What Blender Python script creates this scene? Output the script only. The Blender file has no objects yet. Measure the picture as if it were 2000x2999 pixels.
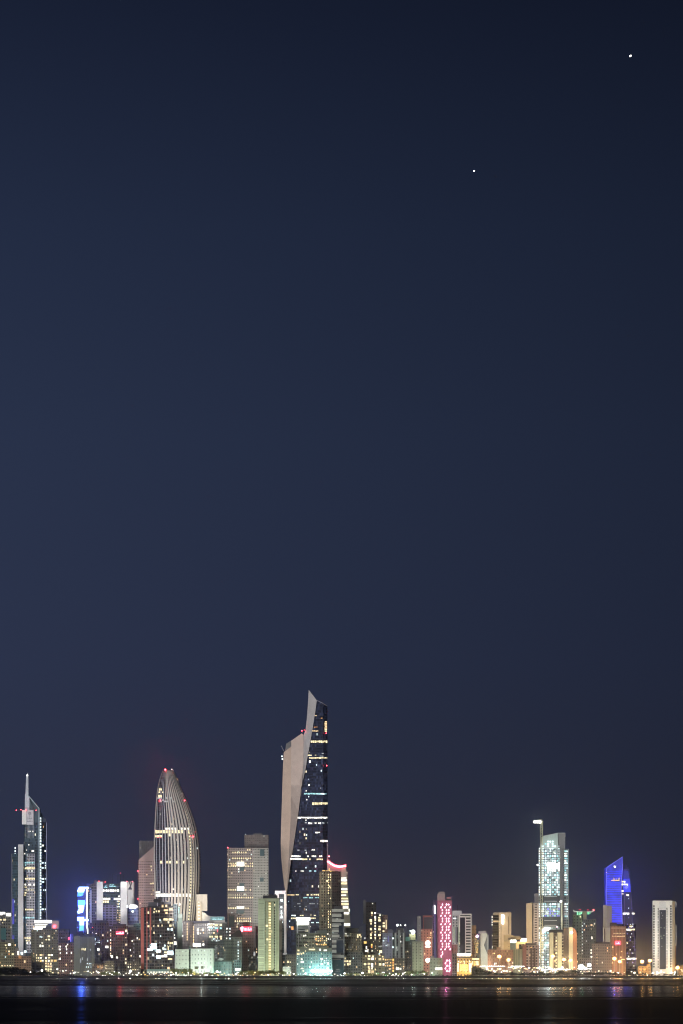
import bpy, bmesh, math, random
from mathutils import Vector
R = random.Random(7)
SC = bpy.context.scene
COL = SC.collection
# ------------------------------------------------------------------ survey
# A telephoto view over a bay: eye 10 m above the water, shore 3 km away.
F, EYE, HZ = 6890.0, 10.0, 2841.0
LAND = 2.0
def at(px, py, Y):
    return Vector(((px - 1000) * Y / F, Y, EYE + (HZ - py) * Y / F))
def mpp(Y):
    return Y / F

# ------------------------------------------------------------------ materials
def new_mat(name):
    m = bpy.data.materials.new(name); m.use_nodes = True
    return m, m.node_tree.nodes, m.node_tree.links
_pl = {}
def plain(rgb, rough=.8, metal=0.0, name='paint', spec=.3):
    k = (tuple(rgb), rough, metal)
    if k in _pl: return _pl[k]
    m, n, l = new_mat(name)
    b = n['Principled BSDF']
    tc = n.new('ShaderNodeTexCoord'); no = n.new('ShaderNodeTexNoise')
    no.inputs['Scale'].default_value = .12; no.inputs['Detail'].default_value = 5
    l.new(tc.outputs['Object'], no.inputs['Vector'])
    mp = n.new('ShaderNodeMapRange'); mp.inputs[1].default_value = .3; mp.inputs[2].default_value = .7
    mp.inputs[3].default_value = .93; mp.inputs[4].default_value = 1.06
    l.new(no.outputs['Fac'], mp.inputs[0])
    mx = n.new('ShaderNodeMix'); mx.data_type = 'RGBA'; mx.blend_type = 'MULTIPLY'; mx.inputs[0].default_value = 1
    mx.inputs[6].default_value = (*rgb, 1); l.new(mp.outputs[0], mx.inputs[7])
    l.new(mx.outputs[2], b.inputs['Base Color'])
    b.inputs['Roughness'].default_value = rough; b.inputs['Metallic'].default_value = metal
    b.inputs['Specular IOR Level'].default_value = spec
    _pl[k] = m
    return m

def facade_group():
    g = bpy.data.node_groups.new('facade_grid', 'ShaderNodeTree')
    I = g.interface
    def inp(nm, t='NodeSocketFloat'):
        I.new_socket(nm, in_out='INPUT', socket_type=t)
    inp('Wall', 'NodeSocketColor'); inp('Glass', 'NodeSocketColor')
    for q in ('Bay', 'Floor', 'WinW', 'WinH', 'OffU', 'OffV', 'Rough', 'Lit'): inp(q)
    I.new_socket('BSDF', in_out='OUTPUT', socket_type='NodeSocketShader')
    n, l = g.nodes, g.links
    gi, go = n.new('NodeGroupInput'), n.new('NodeGroupOutput')
    def math_(op, a, b=None):
        q = n.new('ShaderNodeMath'); q.operation = op
        for i, v in enumerate((a, b)):
            if v is None: continue
            if isinstance(v, (int, float)): q.inputs[i].default_value = v
            else: l.new(v, q.inputs[i])
        return q.outputs[0]
    uv = n.new('ShaderNodeUVMap'); sp = n.new('ShaderNodeSeparateXYZ'); l.new(uv.outputs[0], sp.inputs[0])
    cells, ins = [], []
    for ax, p, w, o in ((0, 'Bay', 'WinW', 'OffU'), (1, 'Floor', 'WinH', 'OffV')):
        c = math_('ADD', math_('DIVIDE', sp.outputs[ax], gi.outputs[p]), gi.outputs[o])
        cells.append(math_('FLOOR', c))
        d = math_('ABSOLUTE', math_('SUBTRACT', math_('FRACT', c), .5))
        ins.append(math_('LESS_THAN', d, math_('MULTIPLY', gi.outputs[w], .5)))
    mask = math_('MULTIPLY', ins[0], ins[1])
    cv = n.new('ShaderNodeCombineXYZ'); l.new(cells[0], cv.inputs[0]); l.new(cells[1], cv.inputs[1])
    wn = n.new('ShaderNodeTexWhiteNoise'); wn.noise_dimensions = '2D'; l.new(cv.outputs[0], wn.inputs['Vector'])
    gm = math_('ADD', math_('MULTIPLY', math_('POWER', wn.outputs['Value'], 3), 2.2), .5)
    def mul(colr, val):
        q = n.new('ShaderNodeMix'); q.data_type = 'RGBA'; q.blend_type = 'MULTIPLY'; q.inputs[0].default_value = 1
        l.new(colr, q.inputs[6]); l.new(val, q.inputs[7]); return q.outputs[2]
    gcol = mul(gi.outputs['Glass'], gm)
    tc = n.new('ShaderNodeTexCoord')
    mpg = n.new('ShaderNodeMapping'); mpg.inputs['Scale'].default_value = (1, 1, .25); l.new(tc.outputs['Object'], mpg.inputs[0])
    no = n.new('ShaderNodeTexNoise'); no.inputs['Scale'].default_value = .13; no.inputs['Detail'].default_value = 6
    l.new(mpg.outputs[0], no.inputs['Vector'])
    wv = math_('ADD', math_('MULTIPLY', no.outputs['Fac'], .4), .8)
    fl = n.new('ShaderNodeTexWhiteNoise'); fl.noise_dimensions = '1D'; l.new(cells[1], fl.inputs['W'])
    wv = math_('MULTIPLY', wv, math_('ADD', math_('MULTIPLY', fl.outputs['Value'], .16), .92))
    wcol = mul(gi.outputs['Wall'], wv)
    mx = n.new('ShaderNodeMix'); mx.data_type = 'RGBA'; l.new(mask, mx.inputs[0]); l.new(wcol, mx.inputs[6]); l.new(gcol, mx.inputs[7])
    b = n.new('ShaderNodeBsdfPrincipled')
    l.new(mx.outputs[2], b.inputs['Base Color'])
    rr = n.new('ShaderNodeMix'); rr.data_type = 'FLOAT'; l.new(mask, rr.inputs[0]); l.new(gi.outputs['Rough'], rr.inputs[2]); rr.inputs[3].default_value = .22
    l.new(rr.outputs[0], b.inputs['Roughness'])
    b.inputs['Specular IOR Level'].default_value = .4
    # a share of the rooms has a lamp on behind its curtain
    of = n.new('ShaderNodeVectorMath'); of.inputs[1].default_value = (37.3, 11.9, 0); l.new(cv.outputs[0], of.inputs[0])
    oi = n.new('ShaderNodeObjectInfo'); of2 = n.new('ShaderNodeVectorMath'); l.new(of.outputs[0], of2.inputs[0]); l.new(oi.outputs['Random'], of2.inputs[1])
    w2 = n.new('ShaderNodeTexWhiteNoise'); w2.noise_dimensions = '2D'; l.new(of2.outputs[0], w2.inputs['Vector'])
    on = math_('LESS_THAN', w2.outputs['Value'], gi.outputs['Lit'])
    amt = math_('MULTIPLY', math_('MULTIPLY', mask, on), math_('ADD', .08, math_('MULTIPLY', math_('POWER', wn.outputs['Value'], 3), 1.8)))
    cr = n.new('ShaderNodeValToRGB'); e = cr.color_ramp.elements; e[0].color = (1, .62, .26, 1); e[1].color = (.7, .95, 1, 1); k = e.new(.55); k.color = (1, .86, .55, 1)
    sx = n.new('ShaderNodeSeparateColor'); l.new(w2.outputs['Color'], sx.inputs[0]); l.new(sx.outputs[1], cr.inputs[0])
    l.new(cr.outputs[0], b.inputs['Emission Color']); l.new(amt, b.inputs['Emission Strength'])
    l.new(b.outputs[0], go.inputs[0])
    return g
FG = facade_group()
def facade(wall, glass, bay, floor, ww, wh, offu, offv, rough=.8, lit=None):
    m, n, l = new_mat('facade')
    n.remove(n['Principled BSDF'])
    q = n.new('ShaderNodeGroup'); q.node_tree = FG
    q.inputs['Wall'].default_value = (*wall, 1); q.inputs['Glass'].default_value = (*glass, 1)
    for k, v in (('Bay', bay), ('Floor', floor), ('WinW', ww), ('WinH', wh), ('OffU', offu), ('OffV', offv), ('Rough', rough), ('Lit', (.075 if rough > .5 else .02) if lit is None and max(ww, wh) < .95 and floor < 12 * .53 and min(ww, wh) > .25 else (lit or 0))):
        q.inputs[k].default_value = v
    l.new(q.outputs[0], n['Material Output'].inputs[0]); m.cycles.emission_sampling = 'NONE'
    return m

PAL = {  # lamps and lit rooms: colour, strength
    'warm': ((1, .70, .36), 1.5), 'yel': ((1, .84, .48), 1.5), 'white': ((1, .96, .84), 2.1), 'cool': ((.80, .97, 1), 1.9),
    'cyan': ((.46, .90, .95), 1.1), 'teal': ((.10, .42, .42), .55), 'org': ((1, .42, .10), 1.3), 'dim': ((.9, .80, .52), .75),
    'dimw': ((.8, .87, .9), .65), 'dimg': ((.62, .78, .50), .5), 'red': ((1, .03, .06), 6.0), 'redw': ((1, .045, .07), 12.0), 'blue': ((.02, .035, 1), 1.15),
    'dblue': ((.006, .012, .66), .6), 'panel': ((.004, .010, .60), .22), 'sail': ((.03, .035, 1), .62), 'beam': ((1, .035, .05), 45.0), 'bluel': ((.22, .22, 1), 1.2), 'pink': ((1, .66, .82), 4.0), 'green': ((.25, 1, .45), 1.4), 'purp': ((.18, .12, .62), .35),
    'bwhite': ((1, .98, .90), 6.0), 'sodium': ((1, .46, .12), 10.0), 'gold': ((1, .62, .16), 1.5), 'neon': ((1, .22, .28), 9.0), 'lwhite': ((.14, .24, 1), 9.0), 'lcyan': ((.05, .20, 1), 5.0), 'fwhite': ((.70, .95, 1), 7.0),
    'pale': ((.75, .82, .72), .55),
}
_em = {}
def glow(key):
    if key in _em: return _em[key]
    c, s = PAL[key]
    m, n, l = new_mat('light_' + key)
    b = n['Principled BSDF']
    b.inputs['Base Color'].default_value = (.05, .05, .05, 1)
    b.inputs['Emission Color'].default_value = (*c, 1)
    # rooms are not evenly lit: curtains, ceilings and lamps vary inside a pane
    tc = n.new('ShaderNodeTexCoord'); oi = n.new('ShaderNodeObjectInfo')
    ad = n.new('ShaderNodeVectorMath'); l.new(tc.outputs['Object'], ad.inputs[0]); l.new(oi.outputs['Random'], ad.inputs[1])
    no = n.new('ShaderNodeTexNoise'); no.inputs['Scale'].default_value = .07 if key in ('sail', 'panel', 'blue', 'dblue') else 2.3; no.inputs['Detail'].default_value = 4; l.new(ad.outputs[0], no.inputs['Vector'])
    mp = n.new('ShaderNodeMapRange'); mp.inputs[1].default_value = .25; mp.inputs[2].default_value = .75
    big = key in ('sail', 'blue'); mp.inputs[3].default_value = s * (.2 if big else .45); mp.inputs[4].default_value = s * (1.9 if big else 1.35)
    l.new(no.outputs['Fac'], mp.inputs[0])
    m2 = n.new('ShaderNodeMath'); m2.operation = 'MULTIPLY'
    l.new(mp.outputs[0], m2.inputs[0])
    m3 = n.new('ShaderNodeMapRange'); m3.inputs[3].default_value = .6; m3.inputs[4].default_value = 1.25
    l.new(oi.outputs['Random'], m3.inputs[0]); l.new(m3.outputs[0], m2.inputs[1])
    l.new(m2.outputs[0], b.inputs['Emission Strength'])
    m.cycles.emission_sampling = 'NONE'
    _em[key] = m
    return m

# ------------------------------------------------------------------ object helpers
def link(o, parent=None):
    COL.objects.link(o)
    if parent is not None: o.parent = parent
    return o
def mesh_obj(name, bm, mats, parent=None, origin=Vector((0, 0, 0))):
    bmesh.ops.recalc_face_normals(bm, faces=bm.faces)
    if origin.length: bmesh.ops.translate(bm, verts=bm.verts, vec=-origin)
    me = bpy.data.meshes.new(name); bm.to_mesh(me); bm.free()
    for m in (mats if isinstance(mats, (list, tuple)) else [mats]): me.materials.append(m)
    return link(bpy.data.objects.new(name, me), parent)
def tag(o, label, cat, group=None, kind=None):
    if label: o['label'] = label
    if cat: o['category'] = cat
    if group: o['group'] = group
    if kind: o['kind'] = kind
    return o
def root(name, loc, label, cat, group=None):
    o = bpy.data.objects.new(name, None); o.location = loc; o.empty_display_size = 5
    link(o)
    return tag(o, label, cat, group)

def box_into(bm, a, b, mi=0):
    x0, y0, z0 = a; x1, y1, z1 = b
    v = [bm.verts.new(p) for p in ((x0, y0, z0), (x1, y0, z0), (x1, y1, z0), (x0, y1, z0), (x0, y0, z1), (x1, y0, z1), (x1, y1, z1), (x0, y1, z1))]
    for q in ((0, 1, 5, 4), (1, 2, 6, 5), (2, 3, 7, 6), (3, 0, 4, 7), (4, 5, 6, 7), (3, 2, 1, 0)):
        f = bm.faces.new([v[i] for i in q]); f.material_index = mi
def tube_into(bm, pts, rad, n=6, mi=0):
    rings = []
    for i, p in enumerate(pts):
        p = Vector(p); r = rad[i] if isinstance(rad, (list, tuple)) else rad
        d = (Vector(pts[min(i + 1, len(pts) - 1)]) - Vector(pts[max(i - 1, 0)])).normalized()
        u = d.cross(Vector((0, 1, 0)) if abs(d.y) < .9 else Vector((1, 0, 0))).normalized(); w = d.cross(u)
        rings.append([bm.verts.new(p + (u * math.cos(2 * math.pi * k / n) + w * math.sin(2 * math.pi * k / n)) * r) for k in range(n)])
    for a, b in zip(rings, rings[1:]):
        for k in range(n):
            f = bm.faces.new((a[k], a[(k + 1) % n], b[(k + 1) % n], b[k])); f.material_index = mi
    for e in (rings[0], rings[-1]): bm.faces.new(e).material_index = mi

_cube = {}
def cube_mesh(key):
    if key not in _cube:
        bm = bmesh.new(); box_into(bm, (-.5, -.5, -.5), (.5, .5, .5))
        bmesh.ops.recalc_face_normals(bm, faces=bm.faces)
        me = bpy.data.meshes.new('pane'); bm.to_mesh(me); bm.free(); me.materials.append(glow(key)); _cube[key] = me
    return _cube[key]

ROOFM = plain((.10, .10, .10), .9, name='roof_felt')
class Bld:
    """One building: an Empty at its base, wall, roof pieces, lit windows."""
    def __init__(s, name, label, cat, front, ytop, Y, wall, glass=(.018, .02, .024), bay=6, floor=7.5, ww=.5, wh=.5,
                 depth=28, group=None, off=(0, 0), rough=.8, ybot=None):
        if not isinstance(front, list): front = [(front[0], 0), (front[1], 0)]
        s.Y = Y; s.front = front; k = mpp(Y); s.k = k
        s.edge = [Vector(((px - 1000) * (Y + dy) / F, Y + dy)) for px, dy in front]
        s.ztop = EYE + (HZ - ytop) * k; s.z0 = LAND if ybot is None else EYE + (HZ - ybot) * k
        c = (s.edge[0] + s.edge[-1]) * .5
        s.o = Vector((c.x, c.y, s.z0))
        s.root = root(name, s.o, label, cat, group)
        s.lits = []; s.n = 0
        s.mat = facade(wall, glass, bay * k, floor * k, ww, wh, off[0], off[1], rough)
        yb = max(Y + dy for _, dy in front) + depth
        back = [Vector(((front[-1][0] - 1000) * yb / F, yb)), Vector(((front[0][0] - 1000) * yb / F, yb))]
        s.back = yb
        s.prism('wall', s.edge + back, s.z0, s.ztop, [s.mat, ROOFM])
    def prism(s, name, pts, z0, z1, mats, parent=None):
        bm = bmesh.new(); uv = bm.loops.layers.uv.new('UVMap')
        lo = [bm.verts.new((p.x, p.y, z0)) for p in pts]; hi = [bm.verts.new((p.x, p.y, z1)) for p in pts]
        u = 0
        for i in range(len(pts)):
            j = (i + 1) % len(pts); L = (pts[j] - pts[i]).length
            f = bm.faces.new((lo[i], lo[j], hi[j], hi[i]))
            for lp, q in zip(f.loops, ((u, z0), (u + L, z0), (u + L, z1), (u, z1))): lp[uv].uv = (q[0], q[1] - s.ztop)
            u += L
        f = bm.faces.new(hi); f.material_index = 1 if len(mats) > 1 else 0
        bm.faces.new(lo[::-1])
        return mesh_obj(name, bm, mats, parent or s.root, s.o)
    def hit(s, px):
        t = (px - 1000) / F
        best = None
        for a, b in zip(s.edge, s.edge[1:]):
            d = b - a; den = d.x - t * d.y
            if abs(den) < 1e-6: continue
            q = (t * a.y - a.x) / den
            if -1e-4 <= q <= 1.0001 or best is None:
                p = a + d * q
                if -1e-4 <= q <= 1.0001: return p, d.normalized()
                best = (p, d.normalized())
        return best
    def on(s, px, d, y):           # a pixel column on the facade line with direction d through hit point
        p, dd = s.hit(px)
        return p, dd
    def lit(s, key, *rects, name='lit_window', proud=.25, thick=.5):
        for (x0, y0, x1, y1) in rects:
            s.lits.append((key, x0, y0, x1, y1, name, proud, thick))
        return s
    def grid(s, x0, y0, x1, y1, dx, dy, w, h, p, keys, seed=1):
        r = random.Random(seed * 977 + int(x0) * 13 + int(y0))
        y = y0
        while y < y1:
            x = x0; row = r.uniform(.5, 1.5)
            while x < x1:
                if r.random() < p * row:
                    s.lits.append((r.choice(keys), x + r.uniform(-.2, .2), y, x + w * r.uniform(.75, 1.15), y + h * r.uniform(.8, 1.1), 'lit_window', .25, .5))
                x += dx
            y += dy
        return s
    def place(s, name, data, x0, y0, x1, y1, proud, thick, parent=None):
        pm, d = s.hit((x0 + x1) / 2)
        # width along the wall line
        def along(px):
            t = (px - 1000) / F; den = d.x - t * d.y
            return (t * pm.y - pm.x) / den
        w = abs(along(x1) - along(x0)); k = pm.y / F
        n = Vector((d.y, -d.x));
        if n.y > 0: n = -n
        z0 = EYE + (HZ - y1) * k; z1 = EYE + (HZ - y0) * k
        o = bpy.data.objects.new(name, data)
        c = pm + n * (proud - thick / 2)
        if name == 'lit_window': w *= .88; z0, z1 = z0 + (z1 - z0) * .08, z1 - (z1 - z0) * .08
        o.scale = (w, thick, z1 - z0); o.rotation_euler = (0, 0, math.atan2(d.y, d.x))
        o.location = Vector((c.x, c.y, (z0 + z1) / 2)) - s.o
        return link(o, s.root)
    def done(s):
        L = sorted(s.lits, key=lambda q: -abs((q[3] - q[1]) * (q[4] - q[2])))
        for q in L[:92]: s.place(q[5], cube_mesh(q[0]), *q[1:5], q[6], q[7])
        rest = L[92:]
        if rest:
            keys = sorted({q[0] for q in rest}); bm = bmesh.new()
            for q in rest:
                pm, d = s.hit((q[1] + q[3]) / 2); k = pm.y / F
                w = (q[3] - q[1]) * k; z0 = EYE + (HZ - q[4]) * k; z1 = EYE + (HZ - q[2]) * k
                box_into(bm, (pm.x - w / 2, pm.y - .25, z0), (pm.x + w / 2, pm.y + .3, z1), keys.index(q[0]))
            o = mesh_obj('lit_window', bm, [glow(k) for k in keys], s.root, s.o); o['kind'] = 'stuff'
        s.lits = []
        return s
    # solid pieces ---------------------------------------------------
    def block(s, name, x0, y0, x1, y1, mat, dy=0.0, depth=10, parent=None, label=None):
        """A box on or above the building; dy = metres behind (+) or in front (-) of the front line."""
        Y = s.Y + dy; a = at(x0, y1, Y); b = at(x1, y0, Y)
        bm = bmesh.new(); box_into(bm, (a.x, Y, a.z), (b.x, Y + depth, b.z))
        if isinstance(mat, str): mat = glow(mat)
        o = mesh_obj(name, bm, mat, parent or s.root, s.o)
        if label: o['label'] = label
        return o
    def fblock(s, name, x0, y0, x1, y1, wall, glass=(.018, .02, .024), bay=6, floor=7.5, ww=.5, wh=.5, dy=2, depth=20, off=(0, 0)):
        """A setback or wing with its own window grid."""
        Y = s.Y + dy; k = mpp(Y); a = at(x0, y1, Y); b = at(x1, y0, Y)
        old = s.ztop; s.ztop = b.z
        m = facade(wall, glass, bay * k, floor * k, ww, wh, *off)
        o = s.prism(name, [Vector((a.x, Y)), Vector((b.x, Y)), Vector((b.x, Y + depth)), Vector((a.x, Y + depth))], a.z, b.z, [m, ROOFM])
        s.ztop = old
        return o
    def poly(s, name, pts, mat, dy=0.0, depth=3, label=None):
        Y = s.Y + dy
        bm = bmesh.new()
        fr = [bm.verts.new(at(x, y, Y)) for x, y in pts]; bk = [bm.verts.new(at(x, y, Y) + Vector((0, depth, 0))) for x, y in pts]
        bm.faces.new(fr); bm.faces.new(bk[::-1])
        for i in range(len(pts)):
            j = (i + 1) % len(pts); bm.faces.new((fr[i], bk[i], bk[j], fr[j]))
        if isinstance(mat, str): mat = glow(mat)
        o = mesh_obj(name, bm, mat, s.root, s.o)
        if label: o['label'] = label
        return o
    def rod(s, name, pts, rad, mat, dy=0.0):
        bm = bmesh.new(); tube_into(bm, [at(x, y, s.Y + dy) for x, y in pts], rad)
        if isinstance(mat, str): mat = glow(mat)
        return mesh_obj(name, bm, mat, s.root, s.o)
    def beacon(s, px, py, key='red', r=1.5, dy=-1, name='beacon'):
        me = ball_mesh(key); o = bpy.data.objects.new(name, me); r *= .72 if key.startswith('red') else 1; o.scale = (r * s.k * 1.0,) * 3
        o.location = at(px, py, s.Y + dy) - s.o
        return link(o, s.root)
    def script(s, name, x0, y0, x1, y1, key, seed=1, dy=-.6, parent=None):
        """A line of lettering too small to read in the photograph: joined strokes of its size and colour."""
        r = random.Random(seed); bm = bmesh.new(); Y = s.Y + dy; x = x0; h = y1 - y0
        def bar(a, b, c, d):
            p, q = at(a, d, Y), at(c, b, Y); box_into(bm, (p.x, Y, p.z), (q.x, Y + .4, q.z))
        while x < x1 - 1:
            w = min(r.uniform(1.6, 3.2), x1 - x); up = r.random()
            bar(x, y1 - h * .3, x + w, y1 - h * .05)
            if up < .45: bar(x + w * .6, y0 + h * r.uniform(0, .3), x + w * .6 + .9, y1 - h * .31)
            elif up < .7: bar(x, y0 + h * .25, x + w * .7, y0 + h * .45)
            x += w + (r.uniform(.6, 1.4) if r.random() < .3 else .15)
        return mesh_obj(name, bm, glow(key) if isinstance(key, str) else key, parent or s.root, s.o)

_ball = {}
def ball_mesh(key, mat=None):
    if key not in _ball:
        bm = bmesh.new(); bmesh.ops.create_icosphere(bm, subdivisions=2, radius=1)
        for f in bm.faces: f.smooth = True
        me = bpy.data.meshes.new('globe'); bm.to_mesh(me); bm.free(); me.materials.append(mat or glow(key)); _ball[key] = me
    return _ball[key]

LN = [0]
def lamp(loc, rgb, E, dist, radius=.8, parent=None):
    """A lamp that gives irradiance E (W/m2) at DIST metres."""
    LN[0] += 1
    d = bpy.data.lights.new('lamp_light', 'POINT'); d.color = rgb; d.energy = E * 4 * math.pi * dist * dist; d.shadow_soft_size = radius
    o = bpy.data.objects.new('lamp_light', d); o.location = loc
    return link(o, parent)
def spot(loc, target, rgb, E, angle, blend=.6, radius=3):
    E *= .6; v = target - loc; dist = v.length
    d = bpy.data.lights.new('flood_light', 'SPOT'); d.color = rgb; d.energy = E * 4 * math.pi * dist * dist; d.shadow_soft_size = radius
    d.spot_size = math.radians(angle); d.spot_blend = blend
    o = bpy.data.objects.new('flood_light', d); o.location = loc; o.rotation_euler = v.to_track_quat('-Z', 'Y').to_euler()
    return link(o)

def glare(loc, rgb, I, angle=70, parent=None):
    """A floodlight that faces the bay, of I W/sr: the hazy air round its beam is what one sees glow."""
    d = bpy.data.lights.new('flood_light', 'SPOT'); d.color = rgb; d.energy = I * 4 * math.pi * (.5 if rgb[2] > 3 * rgb[1] + .3 else .10 if rgb[1] < .3 else .08 if rgb[2] < .45 else .035); d.shadow_soft_size = .6
    d.spot_size = math.radians(angle); d.spot_blend = .7
    o = bpy.data.objects.new('flood_light', d); o.location = loc; o.rotation_euler = (math.radians(90), 0, math.radians(180))
    return link(o, parent)

def sheet(name, rows, mat, parent=None, origin=Vector((0, 0, 0)), back=None, flat=True, z_uv=None):
    """Loft: rows of (px, py, Y) with equal counts; closed behind at depth BACK metres."""
    bm = bmesh.new(); uv = bm.loops.layers.uv.new('UVMap')
    g = [[bm.verts.new(at(*p)) for p in row] for row in rows]
    n = len(rows[0])
    def quad(a, b, c, d):
        if len({a, b, c, d}) == 4:
            try: f = bm.faces.new((a, b, c, d))
            except ValueError: return
            f.smooth = not flat
            for lp in f.loops: lp[uv].uv = (lp.vert.co.x, lp.vert.co.z)
    for i in range(len(rows) - 1):
        for j in range(n - 1): quad(g[i][j], g[i][j + 1], g[i + 1][j + 1], g[i + 1][j])
    if back:
        h = [[bm.verts.new(v.co + Vector((0, back, 0))) for v in row] for row in g]
        for i in range(len(rows) - 1):
            for j in range(n - 1): quad(h[i][j + 1], h[i][j], h[i + 1][j], h[i + 1][j + 1])
            quad(g[i][0], g[i + 1][0], h[i + 1][0], h[i][0]); quad(g[i + 1][-1], g[i][-1], h[i][-1], h[i + 1][-1])
        for j in range(n - 1):
            quad(g[0][j + 1], g[0][j], h[0][j], h[0][j + 1]); quad(g[-1][j], g[-1][j + 1], h[-1][j + 1], h[-1][j])
    return mesh_obj(name, bm, mat, parent, origin)
def interp(tab, y):
    if y <= tab[0][0]: return tab[0][1]
    for (a, u), (b, v) in zip(tab, tab[1:]):
        if a <= y <= b: return u + (v - u) * (y - a) / (b - a)
    return tab[-1][1]
# ================================================================== far left: spire tower
GREY = plain((.62, .61, .60), .7, name='pale_stone')
PALE = plain((.72, .71, .71), .7, name='white_cladding')
DARK = plain((.05, .05, .055), .8, name='dark_metal')
DGL = (.012, .02, .03)
b = Bld('spire_tower', 'tall dark glass tower with white needle spire and sloping glass top', 'tower',
        [(70, 4), (72, 0), (114, 0), (136, 22)], 2408, 3500, (.07, .10, .12), (.03, .045, .06), 4.2, 8, .8, .75, 30, rough=.25)
b.poly('sloped_top', [(86, 2408), (86, 2331), (83, 2330), (114.5, 2367), (114.5, 2408)], facade((.08, .11, .13), (.04, .06, .075), 2, 4, .8, .8, 0, 0, .25), 0, 18)
b.poly('sloped_top', [(115, 2408), (115, 2374), (136, 2408)], facade((.06, .075, .10), (.035, .045, .065), 2, 4, .8, .8, 0, 0, .25), 12, 12)
b.rod('edge_trim', [(84, 2331), (114.5, 2367.5), (114.5, 2700)], .75, plain((.50, .60, .64), .5), -.4)
b.rod('edge_trim', [(118, 2378), (136, 2408), (136, 2700)], .6, plain((.34, .36, .48), .5), 14)
sp = b.poly('spire', [(72.5, 2372), (73.2, 2326), (74.6, 2324), (76.6, 2268), (78.5, 2268), (82.8, 2268), (83.2, 2330), (86, 2336), (86, 2372)], plain((.60, .63, .68), .6), 2, 4)
b.rod('spire_tip', [(80.5, 2270), (82, 2262)], [.9, .15], PALE, 3)
b.beacon(80, 2270.5, 'bwhite', 2.2)
hd = b.block('sign_box', 64.5, 2372, 77, 2414, plain((.80, .78, .74), .7), -4, 6)
h2 = b.block('sign_box', 77.2, 2372, 98, 2415, plain((.60, .58, .60), .7), -3, 5)
# grey tree-like emblem and two lines of lettering on the sign box
em = bmesh.new(); Ye = b.Y - 3.4
def disc(bm, px, py, rp, Y, n=14, mi=0, th=.3):
    c = at(px, py, Y); r = rp * mpp(Y)
    fr = [bm.verts.new(c + Vector((math.cos(2 * math.pi * i / n) * r, 0, math.sin(2 * math.pi * i / n) * r))) for i in range(n)]
    bk = [bm.verts.new(v.co + Vector((0, th, 0))) for v in fr]
    bm.faces.new(fr).material_index = mi
    for i in range(n): bm.faces.new((fr[i], bk[i], bk[(i + 1) % n], fr[(i + 1) % n])).material_index = mi
disc(em, 87, 2382, 4.6, Ye)
p, q = at(86.4, 2392, Ye), at(87.6, 2386, Ye); box_into(em, (p.x, Ye, p.z), (q.x, Ye + .3, q.z))
mesh_obj('emblem', em, plain((.33, .32, .35), .8), h2, b.o)
b.script('lettering', 79, 2393, 96, 2399, plain((.36, .35, .38)), 3, -3.5, h2)
b.script('lettering', 79, 2402, 96, 2407, plain((.40, .39, .42)), 4, -3.5, h2)
for i in range(7): b.rod('fin', [(76 + i * 3.7, 2415), (76 + i * 3.7, 2454)], .28, plain((.34, .37, .42), .5), -.5)
b.block('side_wall', 53, 2473, 68, 2800, GREY, -6, 16)
b.fblock('glass_wing', 34, 2500, 53.5, 2800, (.06, .10, .12), (.03, .055, .07), 3, 8, .8, .7, 3, 20)
b.rod('edge_trim', [(35, 2500), (35, 2758)], .4, plain((.45, .46, .5), .5), 2)
b.block('light_strip', 35.6, 2632, 41.5, 2706, 'dblue', 2.2, 1); b.block('light_strip', 35.6, 2738, 41.5, 2757, 'dblue', 2.2, 1)  # blue reflection on the glass, put in as glowing strips
b.fblock('grid_wall', 78, 2500, 102.5, 2790, (.52, .50, .53), (.03, .035, .04), 4.6, 7.8, .62, .62, -2.2, 3, (.1, 0))
for i in range(36): b.lit('cool', (116, 2394 + i * 8.35, 119, 2399.5 + i * 8.35), name='facade_lamp', proud=1)
for i in range(31):
    if i not in (14, 30): b.lit('cool', (43, 2481 + i * 9.1, 45.4, 2486 + i * 9.1), name='facade_lamp', proud=.1)
b.done()
for y, key, x0, x1 in ((2524, 'cyan', 68, 102), (2531, 'cyan', 68, 80), (2539, 'yel', 68, 102), (2541, 'yel', 69, 101), (2571, 'yel', 68, 103), (2588, 'white', 67, 103), (2596, 'yel', 68, 80), (2604, 'dim', 69, 100), (2612, 'yel', 68, 79), (2619, 'yel', 68, 78), (2661, 'yel', 69, 101), (2685, 'cyan', 69, 101), (2744, 'yel', 69, 92), (2752, 'yel', 70, 91), (2759, 'white', 78, 91)):
    x = x0
    while x < x1 - 2:
        w = R.uniform(2.6, 5.6)
        if R.random() < .88: b.lit(key, (x, y, min(x + w, x1), y + 5.2), proud=2.6)
        x += w + .9
for y in (2524, 2532, 2539, 2571, 2580, 2589, 2604, 2660):
    for x in (122, 126.5, 131.5):
        if R.random() < .8: b.lit('cool', (x, y, x + 2.4, y + 5.4))
b.lit('white', (124, 2473, 128, 2479), (130.5, 2490, 134, 2495), (92, 2489, 100, 2495), (83, 2472, 86, 2476), (71, 2498, 74, 2502), (83, 2433, 86, 2437), (88, 2433, 90, 2436), (95, 2433, 98, 2437), (77, 2488, 79, 2491))
b.done()
for x, y in ((48, 2373), (61, 2371), (76, 2371.5), (106, 2373)): b.beacon(x, y, 'redw', 1.9, -6)
for x0, x1, y in ((46, 64, 2374), (98, 108, 2375)): b.rod('aviation_light_arm', [(x0, y), (x1, y)], .2, DARK, -3)

spot(at(55, 2800, 3380), at(62, 2620, 3492), (1, .97, .95), 1.8, 80, .9); spot(at(85, 2560, 3380), at(82, 2370, 3495), (.95, .97, 1), 1.5, 50, .9)
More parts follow.
